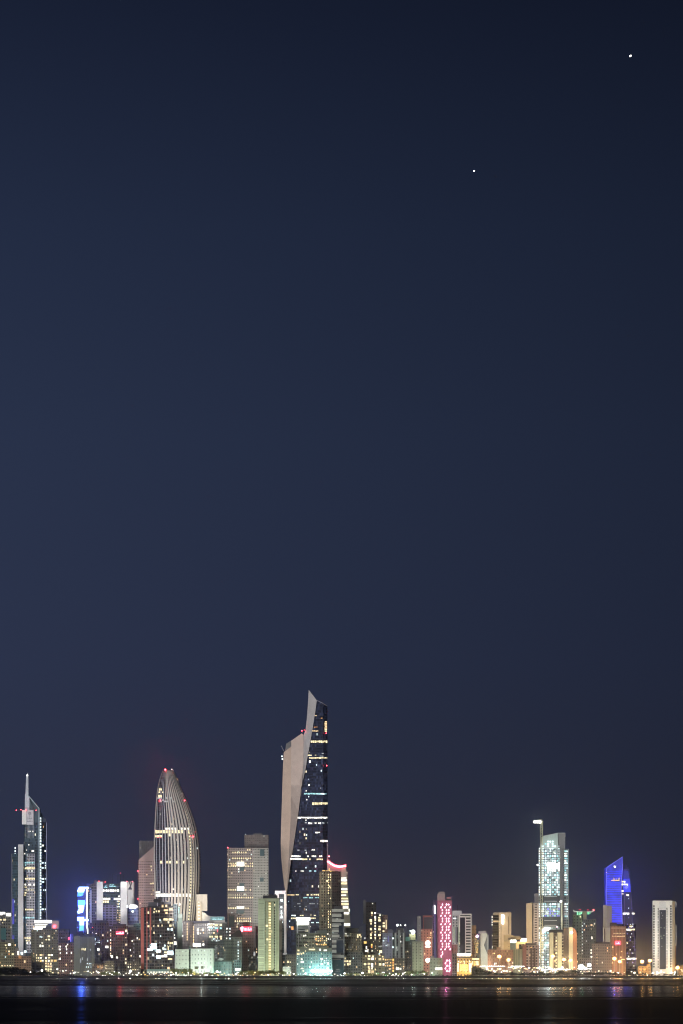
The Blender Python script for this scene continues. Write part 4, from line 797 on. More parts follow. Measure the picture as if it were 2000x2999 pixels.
b.lit('yel', (1107, 2685, 1114, 2690), (1107, 2692, 1115, 2699), (1108, 2711, 1115, 2716), (1107, 2718, 1115, 2725), (1107, 2735, 1115, 2742), (1108, 2752, 1113, 2757)); b.lit('warm', (1112, 2728, 1114, 2734), (1111, 2745, 1114, 2750)); b.lit('yel', (1120, 2700, 1127, 2707), (1120, 2709, 1128, 2716), (1129.5, 2691, 1132, 2724), (1120, 2724, 1126, 2730), proud=.2); b.done()
b = Bld('apartment_block', 'olive block with a row of lights along its flat roof, right of the striped tower', 'apartment block', (1007, 1060), 2733, 3220, (.18, .165, .11), (.05, .045, .03), 7, 9, .45, .4)
b.grid(1010, 2744, 1058, 2786, 5.5, 7, 1.9, 3, .22, ['dim', 'yel', 'dimw', 'warm'], 15); b.block('roof_plant', 1014, 2718, 1050, 2733, plain((.08, .075, .065)), 6, 12); b.grid(1010, 2732, 1030, 2742, 4, 6, 1.8, 5, .6, ['dim', 'white'], 4); b.lit('yel', (1045, 2735, 1050, 2747), (1055, 2741, 1059, 2746)); b.lit('warm', (1051, 2735, 1056, 2741)); b.fblock('front_wing', 1006, 2788, 1062, 2850, (.13, .135, .11), bay=7, floor=8, dy=-14, depth=12)
for r_ in ((1007, 2812, 1013, 2818), (1014, 2812, 1020, 2818), (1021, 2812, 1028, 2819), (1016, 2820, 1021, 2828), (1022, 2820, 1027, 2826), (1009, 2804, 1012, 2810), (1008, 2822, 1011, 2828)): b.lit('yel', r_, proud=14.6)
b.lit('cool', (1033, 2804, 1036, 2808), proud=14.6); b.grid(1035, 2797, 1060, 2804, 8, 9, 3, 5, .7, ['white', 'yel'], 6); b.done()
b = Bld('apartment_block', 'dark low block with a gold window behind the yellow lit apartments', 'apartment block', (1058, 1122), 2753, 3280, (.09, .08, .06), (.03, .025, .02), 7, 9, .5, .4)
b.grid(1060, 2756, 1120, 2794, 5.5, 6.5, 1.9, 2.8, .18, ['dim', 'yel', 'warm', 'white'], 15); b.lit('gold', (1065, 2756, 1074, 2764), (1086, 2764, 1091, 2770)); b.lit('org', (1086, 2770, 1091, 2776)); b.lit('white', (1071, 2770, 1075, 2780), (1076, 2779, 1079, 2784), (1067, 2745, 1070, 2750), (1068, 2782, 1079, 2787)); b.lit('pale', (1107, 2770, 1118, 2774)); b.lit('yel', (1110, 2782, 1119, 2792)); b.lit('cool', (1131, 2779, 1137, 2786), proud=3); b.done()
b = Bld('apartment_block', 'low brown apartments with many big yellow windows on the waterfront', 'apartment block', (1060, 1126), 2796, 3150, (.17, .145, .08), (.05, .04, .02), 9.5, 9, .55, .5)
b.lit('yel', (1077, 2797, 1085, 2803), (1076, 2805, 1085, 2811), (1108, 2805, 1117, 2813), (1076, 2819, 1085, 2826), (1109, 2820, 1117, 2828), (1065, 2820, 1073, 2827), (1089, 2798, 1095, 2803)); b.lit('white', (1086, 2804, 1095, 2812), (1087, 2820, 1093, 2834), (1120, 2820, 1126, 2828)); b.lit('warm', (1120, 2806, 1125, 2812), (1077, 2839, 1085, 2851), (1087, 2841, 1095, 2852), (1077, 2828, 1082, 2836), (1098, 2804, 1101, 2811), (1099, 2818, 1101, 2826), (1111, 2796, 1114, 2801)); b.lit('yel', (1079, 2834, 1084, 2839), (1070, 2797, 1073, 2803), (1086, 2834, 1092, 2839), (1119, 2799, 1123, 2804), (1097, 2836, 1101, 2842))
b.block('stair_tower', 1098, 2790, 1106, 2796, plain((.1, .09, .07)), 4, 8); b.done()
b = Bld('apartment_block', 'dim block with an orange lit stair column and cream lower sign', 'apartment block', [(1126, 0), (1160, 0), (1186, 4)], 2806, 3150, (.10, .095, .075), (.035, .03, .025), 7, 9, .5, .4)
b.grid(1156, 2808, 1184, 2842, 5, 7, 1.8, 2.8, .25, ['dim', 'white', 'warm'], 15); b.grid(1128, 2810, 1147, 2844, 5, 6, 1.8, 2.8, .3, ['dim', 'yel', 'warm'], 16); b.block('stair_column', 1148, 2806, 1154.5, 2846, plain((.3, .16, .05)), -.8, 1)
for i in range(5): b.lit('org' if i % 2 else 'gold', (1149, 2808 + i * 8, 1153.5, 2814 + i * 8), proud=1.2)
b.lit('white', (1159, 2833, 1170, 2840), (1172, 2834, 1175, 2840)); b.grid(1128, 2808, 1146, 2838, 5, 9, 3, 5, .7, ['gold', 'yel', 'warm'], 3); b.lit('warm', (1180, 2828, 1184, 2833)); b.done()
b = Bld('office_block', 'pale violet block with slim dotted windows', 'office block', (1120, 1149), 2732, 3270, (.24, .25, .30), (.10, .10, .15), 9, 8.2, .25, .6)
b.block('roof_plant', 1136, 2722, 1152, 2732, plain((.10, .10, .13)), 4, 10); b.grid(1121, 2738, 1130, 2770, 4.2, 7.2, 2, 4.6, .7, ['cool', 'dimw'], 2); b.lit('dimw', (1134, 2764, 1136, 2772), (1138, 2764, 1140, 2772)); b.lit('bluel', (1136, 2740, 1137.2, 2760)); b.done()
b = Bld('office_block', 'grey green block of tall pale fins and dark window slots', 'office block', [(1149, 3), (1155, 0), (1187, 0)], 2731, 3240, (.19, .215, .195), (.025, .03, .03), 12, 8.4, .42, .9)
b.block('fin', 1157, 2733, 1160, 2800, plain((.38, .44, .38)), -1.6, 3); b.block('fin', 1166, 2724, 1172, 2830, plain((.24, .27, .24)), -1.4, 3); b.block('fin', 1180, 2732, 1183.5, 2830, plain((.45, .5, .44)), -1.6, 3); b.block('roof_plant', 1162, 2718, 1182, 2731, DARK, 8, 10)
b.lit('cool', (1149, 2745, 1152.5, 2751), (1149, 2771, 1152.5, 2777)); b.lit('white', (1170, 2755, 1175, 2760), (1170, 2740, 1173, 2745)); b.lit('pale', (1158, 2771, 1164, 2779), (1158, 2779, 1165, 2786)); b.grid(1168, 2748, 1172, 2830, 4, 8.4, 2, 3, .25, ['dimw'], 3); b.done()
for x in (1163.5, 1173, 1187): 
    b.rod('lamp_post', [(x, 2731), (x, 2712)], .25, DARK, 10); b.beacon(x, 2709.5, 'bwhite', 3.0 if x < 1170 else 2.0, 10, 'roof_lamp')
b = Bld('apartment_block', 'dim grey block below a dazzling white roof floodlight', 'apartment block', (1186, 1216), 2750, 3260, (.12, .125, .11), (.04, .04, .035), 5, 8, .4, .4)
b.fblock('penthouse', 1199, 2735, 1217, 2752, (.5, .45, .25), (.1, .08, .04), 7, 8, .3, .4, -1, 10); b.block('roof_canopy', 1184, 2744, 1200, 2756, plain((.16, .34, .28)), -2, 6); b.block('roof_plant', 1196, 2736, 1206, 2744, plain((.2, .12, .1)), 5, 6); b.rod('lamp_post', [(1209, 2736), (1209, 2728)], .25, DARK, -4)
b.beacon(1209.5, 2729, 'bwhite', 6.2, -3, 'flood_lamp'); b.beacon(1201, 2726, 'cool', 2.2, 0, 'flood_lamp'); b.grid(1188, 2762, 1206, 2840, 6, 8, 2, 3.6, .2, ['dimw', 'pale', 'warm'], 8); b.done()
lamp(at(1209, 2731, 3250), (.75, 1, .92), 3.0, 10); glare(at(1209, 2729, 3250), (.7, 1, .95), 7000)
b = Bld('apartment_block', 'pale green slab with three neat columns of small dark windows', 'apartment block', [(1207, 2), (1211, 0), (1240, 0)], 2759, 3160, (.33, .35, .24), (.05, .06, .04), 10.8, 8.6, .24, .36, off=(.15, 0))
b.block('parapet', 1207, 2756, 1240, 2760, plain((.2, .22, .17)), -.6, 12); b.block('fin', 1221.5, 2764, 1223, 2838, plain((.42, .45, .33)), -.8, 1); b.grid(1232, 2775, 1238, 2820, 5, 8.6, 2.6, 4, .4, ['pale', 'dim'], 3); b.done()
lamp(at(1222, 2850, 3138), (.9, 1, .65), 1.2, 22)
b = Bld('apartment_block', 'brick red block with an empty square frame on its roof and a white oval sign', 'apartment block', (1231, 1269), 2720, 3290, (.40, .16, .10), (.06, .03, .02), 8.4, 8.6, .36, .4)
BR = plain((.26, .09, .07), .8, name='brick_paint')
b.block('roof_frame', 1238.5, 2681, 1269, 2686, BR, 3, 2); b.block('roof_frame', 1238.5, 2686.1, 1241, 2720, BR, 3, 2); b.block('roof_frame', 1266.5, 2686.1, 1269, 2720, BR, 3, 2); b.block('roof_screen', 1241.2, 2687, 1266.3, 2720, plain((.045, .045, .05), .6), 5, 1)
b.fblock('stair_tower', 1221.5, 2683, 1233, 2760, (.17, .17, .17), (.3, .3, .28), 5, 6, .3, .3, -3, 12); b.block('cornice', 1231, 2720, 1269, 2723, BR, -1, 2)
bm = bmesh.new(); disc(bm, 1253, 2761.5, 7.2, b.Y - 1.4); b_sign = mesh_obj('sign', bm, glow('bwhite'), b.root, b.o); b.block('sign', 1246, 2770, 1260, 2774, 'bwhite', -1.4, .6)
b.grid(1250, 2730, 1268, 2748, 5, 7, 3, 4.6, .5, ['warm', 'yel'], 2); b.done()
lamp(at(1252, 2812, 3270), (1, .95, .9), 5, 9); lamp(at(1258, 2800, 3272), (1, .55, .4), .6, 20); b.beacon(1252.5, 2812, 'bwhite', 6.5, -10, 'flood_lamp')
lamp(at(1250, 2750, 3276), (1, .6, .45), .25, 22); glare(at(1252, 2812, 3276), (1, .92, .88), 4500)

# ------------------------------------------------------------------ pink tower
b = Bld('pink_tower', 'pink lit tower covered in a zigzag pattern of glowing white lozenges', 'tower', [(1280, 4), (1284, 0), (1323, 0)], 2637, 3200, (.38, .115, .17), (.30, .09, .13), 40, 8.8, .9, .05, 24)
b.block('roof_block', 1281, 2618, 1303, 2637, plain((.38, .29, .27)), 2, 12); b.block('roof_block', 1284, 2611.5, 1302, 2618, plain((.30, .25, .24)), 4, 10); b.block('roof_plant', 1303, 2632, 1322, 2637, DARK, 3, 10); b.block('parapet', 1308, 2627, 1320, 2632, plain((.45, .2, .2)), 3, 8)
b.fblock('side_strip', 1267, 2636, 1276, 2806, (.07, .05, .12), bay=4, floor=6, dy=6, depth=14); b.block('light_strip', 1271.5, 2652, 1274.6, 2676, 'bwhite', 4, .8); b.block('light_strip', 1272, 2677, 1275.5, 2806, 'purp', 4.4, .8)
LZ = bmesh.new()
vs = [LZ.verts.new(p) for p in ((-.5, .3, -.12), (0, .3, -.5), (.5, .3, .12), (0, .3, .5), (-.5, -.3, -.12), (0, -.3, -.5), (.5, -.3, .12), (0, -.3, .5))]
for q in ((4, 5, 6, 7), (3, 2, 1, 0), (0, 1, 5, 4), (1, 2, 6, 5), (2, 3, 7, 6), (3, 0, 4, 7)): LZ.faces.new([vs[i] for i in q])
bmesh.ops.recalc_face_normals(LZ, faces=LZ.faces)
lz = bpy.data.meshes.new('lozenge'); LZ.to_mesh(lz); LZ.free(); lz.materials.append(glow('pink'))
def loz(px, py, w=4.2, h=6.6):
    q = bpy.data.objects.new('lozenge_light', lz); k = mpp(3200); q.scale = (w * k, .6, h * k); q.location = at(px, py, 3199.4) - b.o; link(q, b.root)
zig = (0, 1, 0, 0, 1, 0)
for i in range(18):
    y = 2649 + i * 8.2; z = (i % 6) in (1, 4)
    for x in ((1291.5, 1303.5, 1318) if z else (1295.5, 1307.5, 1314.2)):
        if not (i > 16 and x > 1300): loz(x, y)
loz(1296, 2794); loz(1292, 2799); loz(1291.5, 2806)
for i in range(5):
    y = 2813 + i * 7.6
    for x in ((1309, 1316) if i % 2 == 0 else (1304.5, 1318)): loz(x, y, 5.2, 7.4)
for y in (2660, 2700, 2740, 2780): lamp(at(1304, y, 3186), (1, .44, .56), .6, 15)
lamp(at(1310, 2830, 3186), (1, .5, .65), 1.6, 15)
b.fblock('side_wing', 1322.5, 2766, 1340, 2850, (.28, .14, .10), bay=7, floor=9, ww=.3, wh=.3, dy=4, depth=14); b.fblock('front_wing', 1324, 2792, 1337, 2850, (.13, .12, .09), bay=7, floor=9, dy=-6, depth=8); b.done()
b = Bld('low_block', 'low grey green block beside the foot of the pink tower', 'apartment block', [(1258, 0), (1283, 0), (1296, 3)], 2805, 3130, (.28, .31, .24), (.08, .09, .07), 9, 10, .3, .35)
b.block('roof_plant', 1262, 2800, 1272, 2805, plain((.2, .2, .18)), 4, 6); b.lit('white', (1274, 2833, 1296, 2841), (1262, 2846, 1268, 2852)); b.lit('pale', (1277, 2826, 1290, 2828)); b.done(); lamp(at(1276, 2845, 3112), (.9, 1, .7), 1.2, 14)

b = Bld('ladder_tower', 'white framed tower with a ladder of bars beside dark glass', 'office block', (1324, 1363), 2681, 3300, (.36, .37, .36), (.05, .055, .06), 9, 8.6, .4, .5)
b.block('roof_block', 1325, 2667, 1352, 2682, plain((.50, .50, .50)), 2, 12); b.rod('antenna', [(1340, 2667), (1339, 2650)], .2, DARK, 4); b.block('glass_panel', 1346.5, 2687, 1362.5, 2795, plain((.02, .025, .04), .25), -1, .8)
WH = plain((.74, .72, .68), .7, name='white_frame')
b.block('frame', 1347, 2676, 1381, 2679, WH, -3, 16); b.block('frame', 1347, 2682.5, 1381, 2686.5, WH, -3, 16); b.block('frame', 1362, 2686.7, 1364.5, 2800, WH, -3, 16); b.block('frame', 1378.5, 2679.2, 1381, 2800, WH, -3, 14); b.block('frame', 1344, 2679.2, 1347, 2730, WH, -2.4, 10); b.block('ladder_back', 1364.6, 2687, 1378.4, 2800, plain((.04, .04, .045)), 2, 8); b.block('frame_shadow_gap', 1348, 2679.3, 1378, 2682.3, plain((.08, .08, .08)), 0, 6)  # dark block between the top bars paints the shadow in the gap
for i in range(13): b.block('ladder_bar', 1364.6, 2691.5 + i * 8.3, 1378.4, 2695.6 + i * 8.3, WH, -2.6, 4)
b.lit('cool', (1352, 2720, 1360, 2725), (1353, 2735, 1361, 2740), (1352, 2775, 1361, 2780)); b.grid(1347, 2725, 1352, 2790, 4, 8, 2, 4, .6, ['dim', 'white'], 3); b.lit('cool', (1326, 2687, 1336, 2692))
b.block('lit_bay', 1327.5, 2715, 1331.5, 2759, 'dimg', -1, 1); b.block('lit_bay', 1334.2, 2715, 1336, 2759, 'dimw', -1, 1); b.block('lit_bay', 1342.6, 2708, 1345.4, 2764, 'dimg', -1, 1); b.block('bay_glass', 1331.7, 2715, 1342, 2760, plain((.03, .03, .04), .3), -.8, .5); b.done()
spot(at(1360, 2830, 3200), at(1360, 2740, 3298), (1, .95, .85), 1.2, 70)
b = Bld('apartment_block', 'slim orange lit brown slab to the right of the ladder tower', 'apartment block', (1380, 1397), 2733, 3340, (.30, .17, .12), bay=6, floor=8, ww=.3, wh=.3)
b.fblock('upper_block', 1381, 2710, 1394.5, 2734, (.42, .28, .17), bay=8, floor=8, ww=.2, wh=.2, dy=1, depth=10); b.done(); lamp(at(1388, 2740, 3320), (1, .65, .3), .6, 22)

def lattice_mast():
    Y = 3260; o = at(1397, 2845, Y); o.z = LAND
    rt = root('lattice_mast', o, 'flared lattice mast strung with golden lights and a violet lamp on top', 'mast')
    bm = bmesh.new(); st = plain((.35, .33, .25), .6, 1)
    P = lambda x, y, d=0: at(x, y, Y + d)
    for sgn in (-1, 1):
        for d in (-4, 4):
            tube_into(bm, [P(1397 + sgn * 13, 2845, d), P(1397 + sgn * 8, 2810, d), P(1397 + sgn * 4.5, 2780, d), P(1397 + sgn * 6.5, 2755, d), P(1397 + sgn * 11.5, 2733, d)], .35, 5)
    for y0, y1 in ((2845, 2825), (2825, 2805), (2805, 2785), (2785, 2765), (2765, 2745)):
        w0, w1 = 6 + abs(y0 - 2778) * .1, 6 + abs(y1 - 2778) * .1
        tube_into(bm, [P(1397 - w0, y0), P(1397 + w1, y1)], .25, 5); tube_into(bm, [P(1397 + w0, y0), P(1397 - w1, y1)], .25, 5)
    mesh_obj('lattice', bm, st, rt, o)
    bm = bmesh.new(); bmesh.ops.create_icosphere(bm, subdivisions=2, radius=2.0, matrix=__import__('mathutils').Matrix.Translation(P(1397, 2742))); mesh_obj('top_lamp', bm, glow('pink'), rt, o)
    bm = bmesh.new(); tube_into(bm, [P(1400, 2752), P(1403, 2743), P(1401, 2737), P(1396, 2735)], .7); mesh_obj('neon_curve', bm, glow('purp'), rt, o)
    r = random.Random(5)
    for i in range(60):
        y = r.uniform(2750, 2790); w = 2 + abs(y - 2785) * .22
        q = bpy.data.objects.new('string_light', ball_mesh('gold' if i % 3 else 'dim')); q.scale = (r.uniform(.3, .55),) * 3; q.location = P(1396 + r.uniform(-w, w), y, r.uniform(-4, 2)) - o; link(q, rt)
lattice_mast(); lamp(at(1397, 2775, 3250), (1, .75, .3), .5, 12)

b = Bld('hourglass_tower', 'pale tower with a dark wedge cut into one side like an hourglass', 'tower', [(1406, 0), (1430, 0)], 2735, 3270, (.16, .17, .17), (.06, .06, .06), 30, 30, .1, .1, 18)
b.poly('pale_front', [(1407, 2733), (1424.5, 2733), (1427, 2738), (1423, 2752), (1417, 2768), (1421, 2778), (1427.5, 2795), (1429, 2845), (1408, 2845)], plain((.50, .50, .43), .7), -2, 3); b.block('edge_column', 1428, 2737, 1430, 2845, plain((.5, .5, .46)), -1.6, 2); b.block('roof_block', 1401, 2727, 1424, 2734, plain((.32, .30, .33)), 0, 10); b.done()
lamp(at(1414, 2848, 3240), (1, .95, .7), 1.6, 24); spot(at(1416, 2848, 3200), at(1416, 2770, 3268), (1, .97, .82), 1.2, 60)
b = Bld('arcade_hall', 'low golden lit hall with arched openings and a bright white cornice', 'hall', (1338, 1383), 2795, 3120, (.55, .38, .14), (.14, .08, .02), 9, 11, .45, .5, 20)
b.block('cornice', 1339, 2793, 1378, 2799.5, 'bwhite', -1.5, 2); b.block('parapet', 1339, 2800, 1382, 2806, plain((.12, .10, .06)), -1, 2)
for i in range(5): b.lit(('white', 'gold')[i % 2], (1341 + i * 8, 2813, 1345 + i * 8, 2818))
b.lit('yel', (1338, 2818, 1344, 2848), (1372, 2817, 1382, 2850), (1358, 2814, 1362, 2824), (1346, 2817, 1350, 2820), proud=.6); b.lit('gold', (1345, 2822, 1371, 2846), proud=.15); b.lit('white', (1373, 2822, 1378, 2842), proud=.9); b.grid(1347, 2822, 1370, 2846, 6, 6.5, 2.6, 3, .6, ['org', 'warm'], 4); b.done()
b2 = Bld('arcade_hall', 'golden lit gatehouse next to the hourglass tower', 'hall', (1380, 1407), 2806, 3140, (.5, .36, .14), (.15, .09, .03), 8, 10, .4, .5, 14)
b2.lit('yel', (1381, 2806, 1404, 2811), (1392, 2814, 1402, 2828), (1382, 2814, 1386, 2826), proud=.5); b2.lit('gold', (1387, 2813, 1392, 2830)); b2.done()
for x in (1345, 1362, 1378, 1395): lamp(at(x, 2846, 3106), (1, .72, .26), 2.4, 12); glare(at(x, 2836, 3108), (1, .72, .26), 2500)

# ------------------------------------------------------------------ right of centre
b = Bld('office_block', 'cream wall block with a white lamp streak and lit bands on its dark side', 'office block', [(1444, 10), (1461, 0), (1497, 0)], 2672, 3420, (.50, .40, .27), (.42, .33, .22), 60, 8, .05, .05, 24)
b.fblock('banded_side', 1443, 2679, 1460, 2850, (.03, .028, .025), (.012, .011, .01), 20, 7.7, .9, .6, -2, 8); b.block('parapet', 1447, 2675, 1460, 2680, plain((.3, .25, .18)), -3, 6)
for y in (2683.5, 2691.5, 2699, 2706): b.lit('white', (1444, y, 1459.5, y + 4), name='lit_band', proud=2.8)
b.lit('white', (1445, 2738, 1458.5, 2742), (1445, 2770, 1459, 2777), name='lit_band', proud=2.8); b.lit('yel', (1448, 2755, 1458, 2758), (1445.5, 2725, 1457, 2727), proud=2.8); b.grid(1446, 2714, 1458, 2765, 4, 7.7, 2.4, 2.4, .35, ['dim'], 2)
for i in range(24): b.lit('dim' if i % 2 else 'pale', (1462, 2686 + i * 3.9, 1464, 2689 + i * 3.9))
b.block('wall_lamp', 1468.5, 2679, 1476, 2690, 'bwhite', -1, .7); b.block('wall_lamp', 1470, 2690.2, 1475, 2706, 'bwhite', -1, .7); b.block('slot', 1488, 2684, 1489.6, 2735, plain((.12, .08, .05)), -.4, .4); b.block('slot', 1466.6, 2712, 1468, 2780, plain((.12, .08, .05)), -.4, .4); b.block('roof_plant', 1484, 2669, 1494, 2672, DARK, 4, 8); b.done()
lamp(at(1474, 2700, 3412), (1, .80, .50), 2.2, 10); glare(at(1472, 2690, 3410), (1, .85, .6), 2500); spot(at(1480, 2800, 3382), at(1480, 2735, 3418), (1, .72, .40), 3.4, 110, .9)
b = Bld('low_block', 'sand coloured stepped hall with two white lit signs', 'hall', [(1475, 0), (1545, 0)], 2757, 3350, (.50, .37, .20), (.3, .2, .1), 30, 30, .1, .1, 24)
b.block('upper_block', 1477, 2738, 1503, 2757, plain((.48, .36, .2)), 6, 12); b.poly('tent_roof', [(1489, 2748), (1508, 2740), (1522, 2742), (1528, 2749), (1526, 2752), (1490, 2752)], plain((.14, .11, .07)), -3, 14); b.lit('bwhite', (1495, 2752.5, 1511, 2760), (1524, 2748, 1541, 2757), name='wall_sign', proud=1.2); b.block('glass_panel', 1494, 2761, 1511, 2785, plain((.10, .13, .12), .4), -.6, .6); b.lit('cool', (1499, 2769, 1505, 2773)); b.done()
spot(at(1510, 2812, 3270), at(1510, 2765, 3348), (1, .74, .36), 2.6, 80)
b = Bld('low_block', 'long low brick block glowing orange behind the tall car park lamps', 'apartment block', (1428, 1503), 2781, 3220, (.38, .19, .11), (.26, .13, .08), 5, 8.6, .4, .4)
b.lit('warm', (1442, 2790, 1444, 2795), (1445, 2790, 1450, 2794)); b.lit('white', (1447, 2819, 1450, 2826), (1451, 2818, 1454, 2825)); b.block('stair_tower', 1455, 2774, 1466, 2782, plain((.3, .17, .1)), 4, 8); b.done()
b = Bld('office_block', 'low block with fine upright green grey louvres', 'office block', (1503, 1532), 2779, 3225, (.34, .33, .19), (.16, .15, .09), 2.5, 300, .4, 1)
b.fblock('upper_block', 1521, 2765, 1536, 2782, (.10, .09, .06), bay=5, floor=8, dy=8, depth=12); b.done()
b = Bld('apartment_block', 'red brown block with a pink grid of dark windows', 'apartment block', [(1531, 3), (1542, 0), (1579, 0)], 2768, 3210, (.42, .29, .24), (.06, .035, .03), 9.2, 8.4, .5, .55)
b.block('side_stripe', 1531, 2766, 1541.5, 2842, plain((.30, .11, .08)), -1, 6); b.block('parapet', 1540, 2762, 1571, 2768, plain((.10, .07, .06)), -1, 10); b.block('recess', 1553, 2776, 1559, 2840, plain((.10, .05, .03)), -.6, .6); b.block('recess', 1562, 2776, 1568, 2840, plain((.10, .05, .03)), -.6, .6); b.lit('gold', (1553, 2773, 1558, 2778), (1562, 2782, 1567, 2787), (1562, 2797, 1566, 2801)); b.done()
b = Bld('apartment_block', 'tall plain sand coloured slab left of the brightly lit unfinished tower', 'apartment block', [(1541, 0), (1558, 0), (1562, 4), (1579, 6)], 2645, 3390, (.52, .42, .28), (.46, .37, .25), 60, 60, .05, .05, 18)
b.block('gap', 1558.2, 2648, 1561.6, 2770, plain((.06, .05, .05)), -.5, 3); b.fblock('window_wall', 1562, 2646, 1579, 2775, (.45, .39, .36), (.05, .04, .04), 14, 7.4, .5, .45, 1, 6); b.block('rear_block', 1565, 2616.5, 1578, 2646, plain((.26, .24, .235)), 20, 12); b.block('parapet', 1551, 2641, 1562, 2646, plain((.2, .19, .18)), 6, 8); b.lit('warm', (1558.4, 2695, 1561, 2701)); b.done()
spot(at(1552, 2800, 3320), at(1552, 2700, 3388), (1, .72, .40), 3.0, 84, .9)

# ------------------------------------------------------------------ unfinished tower with crane
b = Bld('unfinished_tower', 'unfinished tower ablaze with white work lights on every open floor', 'tower', [(1577, 6), (1583, 0), (1640, 0), (1652, 8), (1666, 10)], 2485, 3360, (.30, .33, .32), (.10, .15, .16), 7, 7.4, .7, .6, 30)
b.poly('sloping_crown', [(1583, 2485), (1590, 2449), (1634, 2440), (1634, 2485)], facade((.42, .50, .46), (.35, .42, .40), 7, 6, .3, .3, 0, 0), .2, 24); b.block('core', 1634, 2440, 1655, 2490, plain((.20, .19, .19)), 3, 20); b.rod('crown_rail', [(1590, 2448.5), (1634, 2439.5), (1655, 2439.5), (1655, 2450)], .35, plain((.5, .5, .5)), -1)
for i in range(9): b.rod('crown_post', [(1592 + i * 5, 2458 - i * .9), (1592 + i * 5, 2449 - i * 1)], .22, plain((.4, .42, .42)), -.6)
b.block('plant_floor', 1584, 2623, 1640, 2643, plain((.035, .038, .04), .6), -.6, 1); b.block('plant_floor', 1584, 2684, 1640, 2713, plain((.035, .038, .04), .6), -.6, 1)
b.block('core', 1641, 2485, 1650, 2700, plain((.13, .125, .13)), -1, 16)
rr = random.Random(4)
for i in range(54):
    y = 2462 + i * 7.05
    if y > 2838: break
    mech = 2622 < y < 2642 or 2684 < y < 2712; dimz = 1.0
    if mech:
        if i % 2: b.block('floor_slab', 1594, y, 1631, y + 2, plain((.42, .42, .42)), -1, 4)
        continue
    blue = 2655 < y < 2684
    for x, w in ((1578, 4.4), (1586.5, 6.5), (1595, 5.4), (1602, 5.8), (1609, 5.6), (1616, 5.8), (1623, 5.4), (1630, 5), (1635.5, 3)):
        if y < 2485 and x < 1590 + (2470 - y): continue
        if y < 2470 and x > 1622: continue
        if y > 2712 and x > 1610: continue
        p = .97 if x < 1592 else (.95 if y < 2560 else .88)
        if y > 2712: p = .75
        if rr.random() > p: continue
        key = rr.choice(('white', 'cool', 'cool') if x < 1592 else ('cool', 'cyan', 'cool', 'cyan', 'dimw') if not blue else ('dimw', 'bluel', 'cyan', 'dimw'))
        if 2525 < y < 2548 and x > 1598: key = 'bwhite'
        if y < 2500 and x > 1600 and key == 'cyan': key = 'dimw'
        b.lit(key, (x, y, x + w * rr.uniform(.75, 1), y + rr.uniform(4, 5.4)), proud=.4)
    if 2485 < y < 2690 and not (2622 < y < 2645):
        b.lit(rr.choice(('cool', 'cyan', 'dimw', 'white')), (1652.5, y, 1655 + rr.uniform(2, 5), y + 5), proud=.4); b.lit(rr.choice(('cool', 'cyan', 'dimw')), (1659, y + rr.uniform(0, 1), 1662, y + 5), proud=.4)
b.lit('bwhite', (1594, 2716, 1610, 2724), (1588, 2720, 1596, 2730), (1604, 2527, 1618, 2541), (1622, 2529, 1633, 2543), name='work_lamp', proud=1.2); b.done()
b.beacon(1574, 2533, 'bwhite', 2.4, 4, 'work_lamp'); b.beacon(1642.5, 2640, 'bwhite', 3.2, -3, 'work_lamp'); b.rod('hoist_mast', [(1645, 2642), (1645.5, 2745)], 1.1, plain((.55, .55, .42)), -4)
for y in (2530, 2600, 2670, 2770): lamp(at(1606, y, 3346), (.85, 1, .96), 1.8, 18)
lamp(at(1647, 2690, 3346), (1, .95, .7), .9, 12)
for q, i in (((1574, 2407, 3340), 5000), ((1618, 2535, 3350), 6000), ((1600, 2470, 3350), 2000), ((1605, 2600, 3350), 2500), ((1642, 2640, 3350), 2000), ((1600, 2722, 3350), 3000)): glare(at(*q), (.8, 1, .96), i)
for y in (2660, 2720, 2780, 2830): glare(at(1306, y, 3195), (1, .22, .55), 7000)
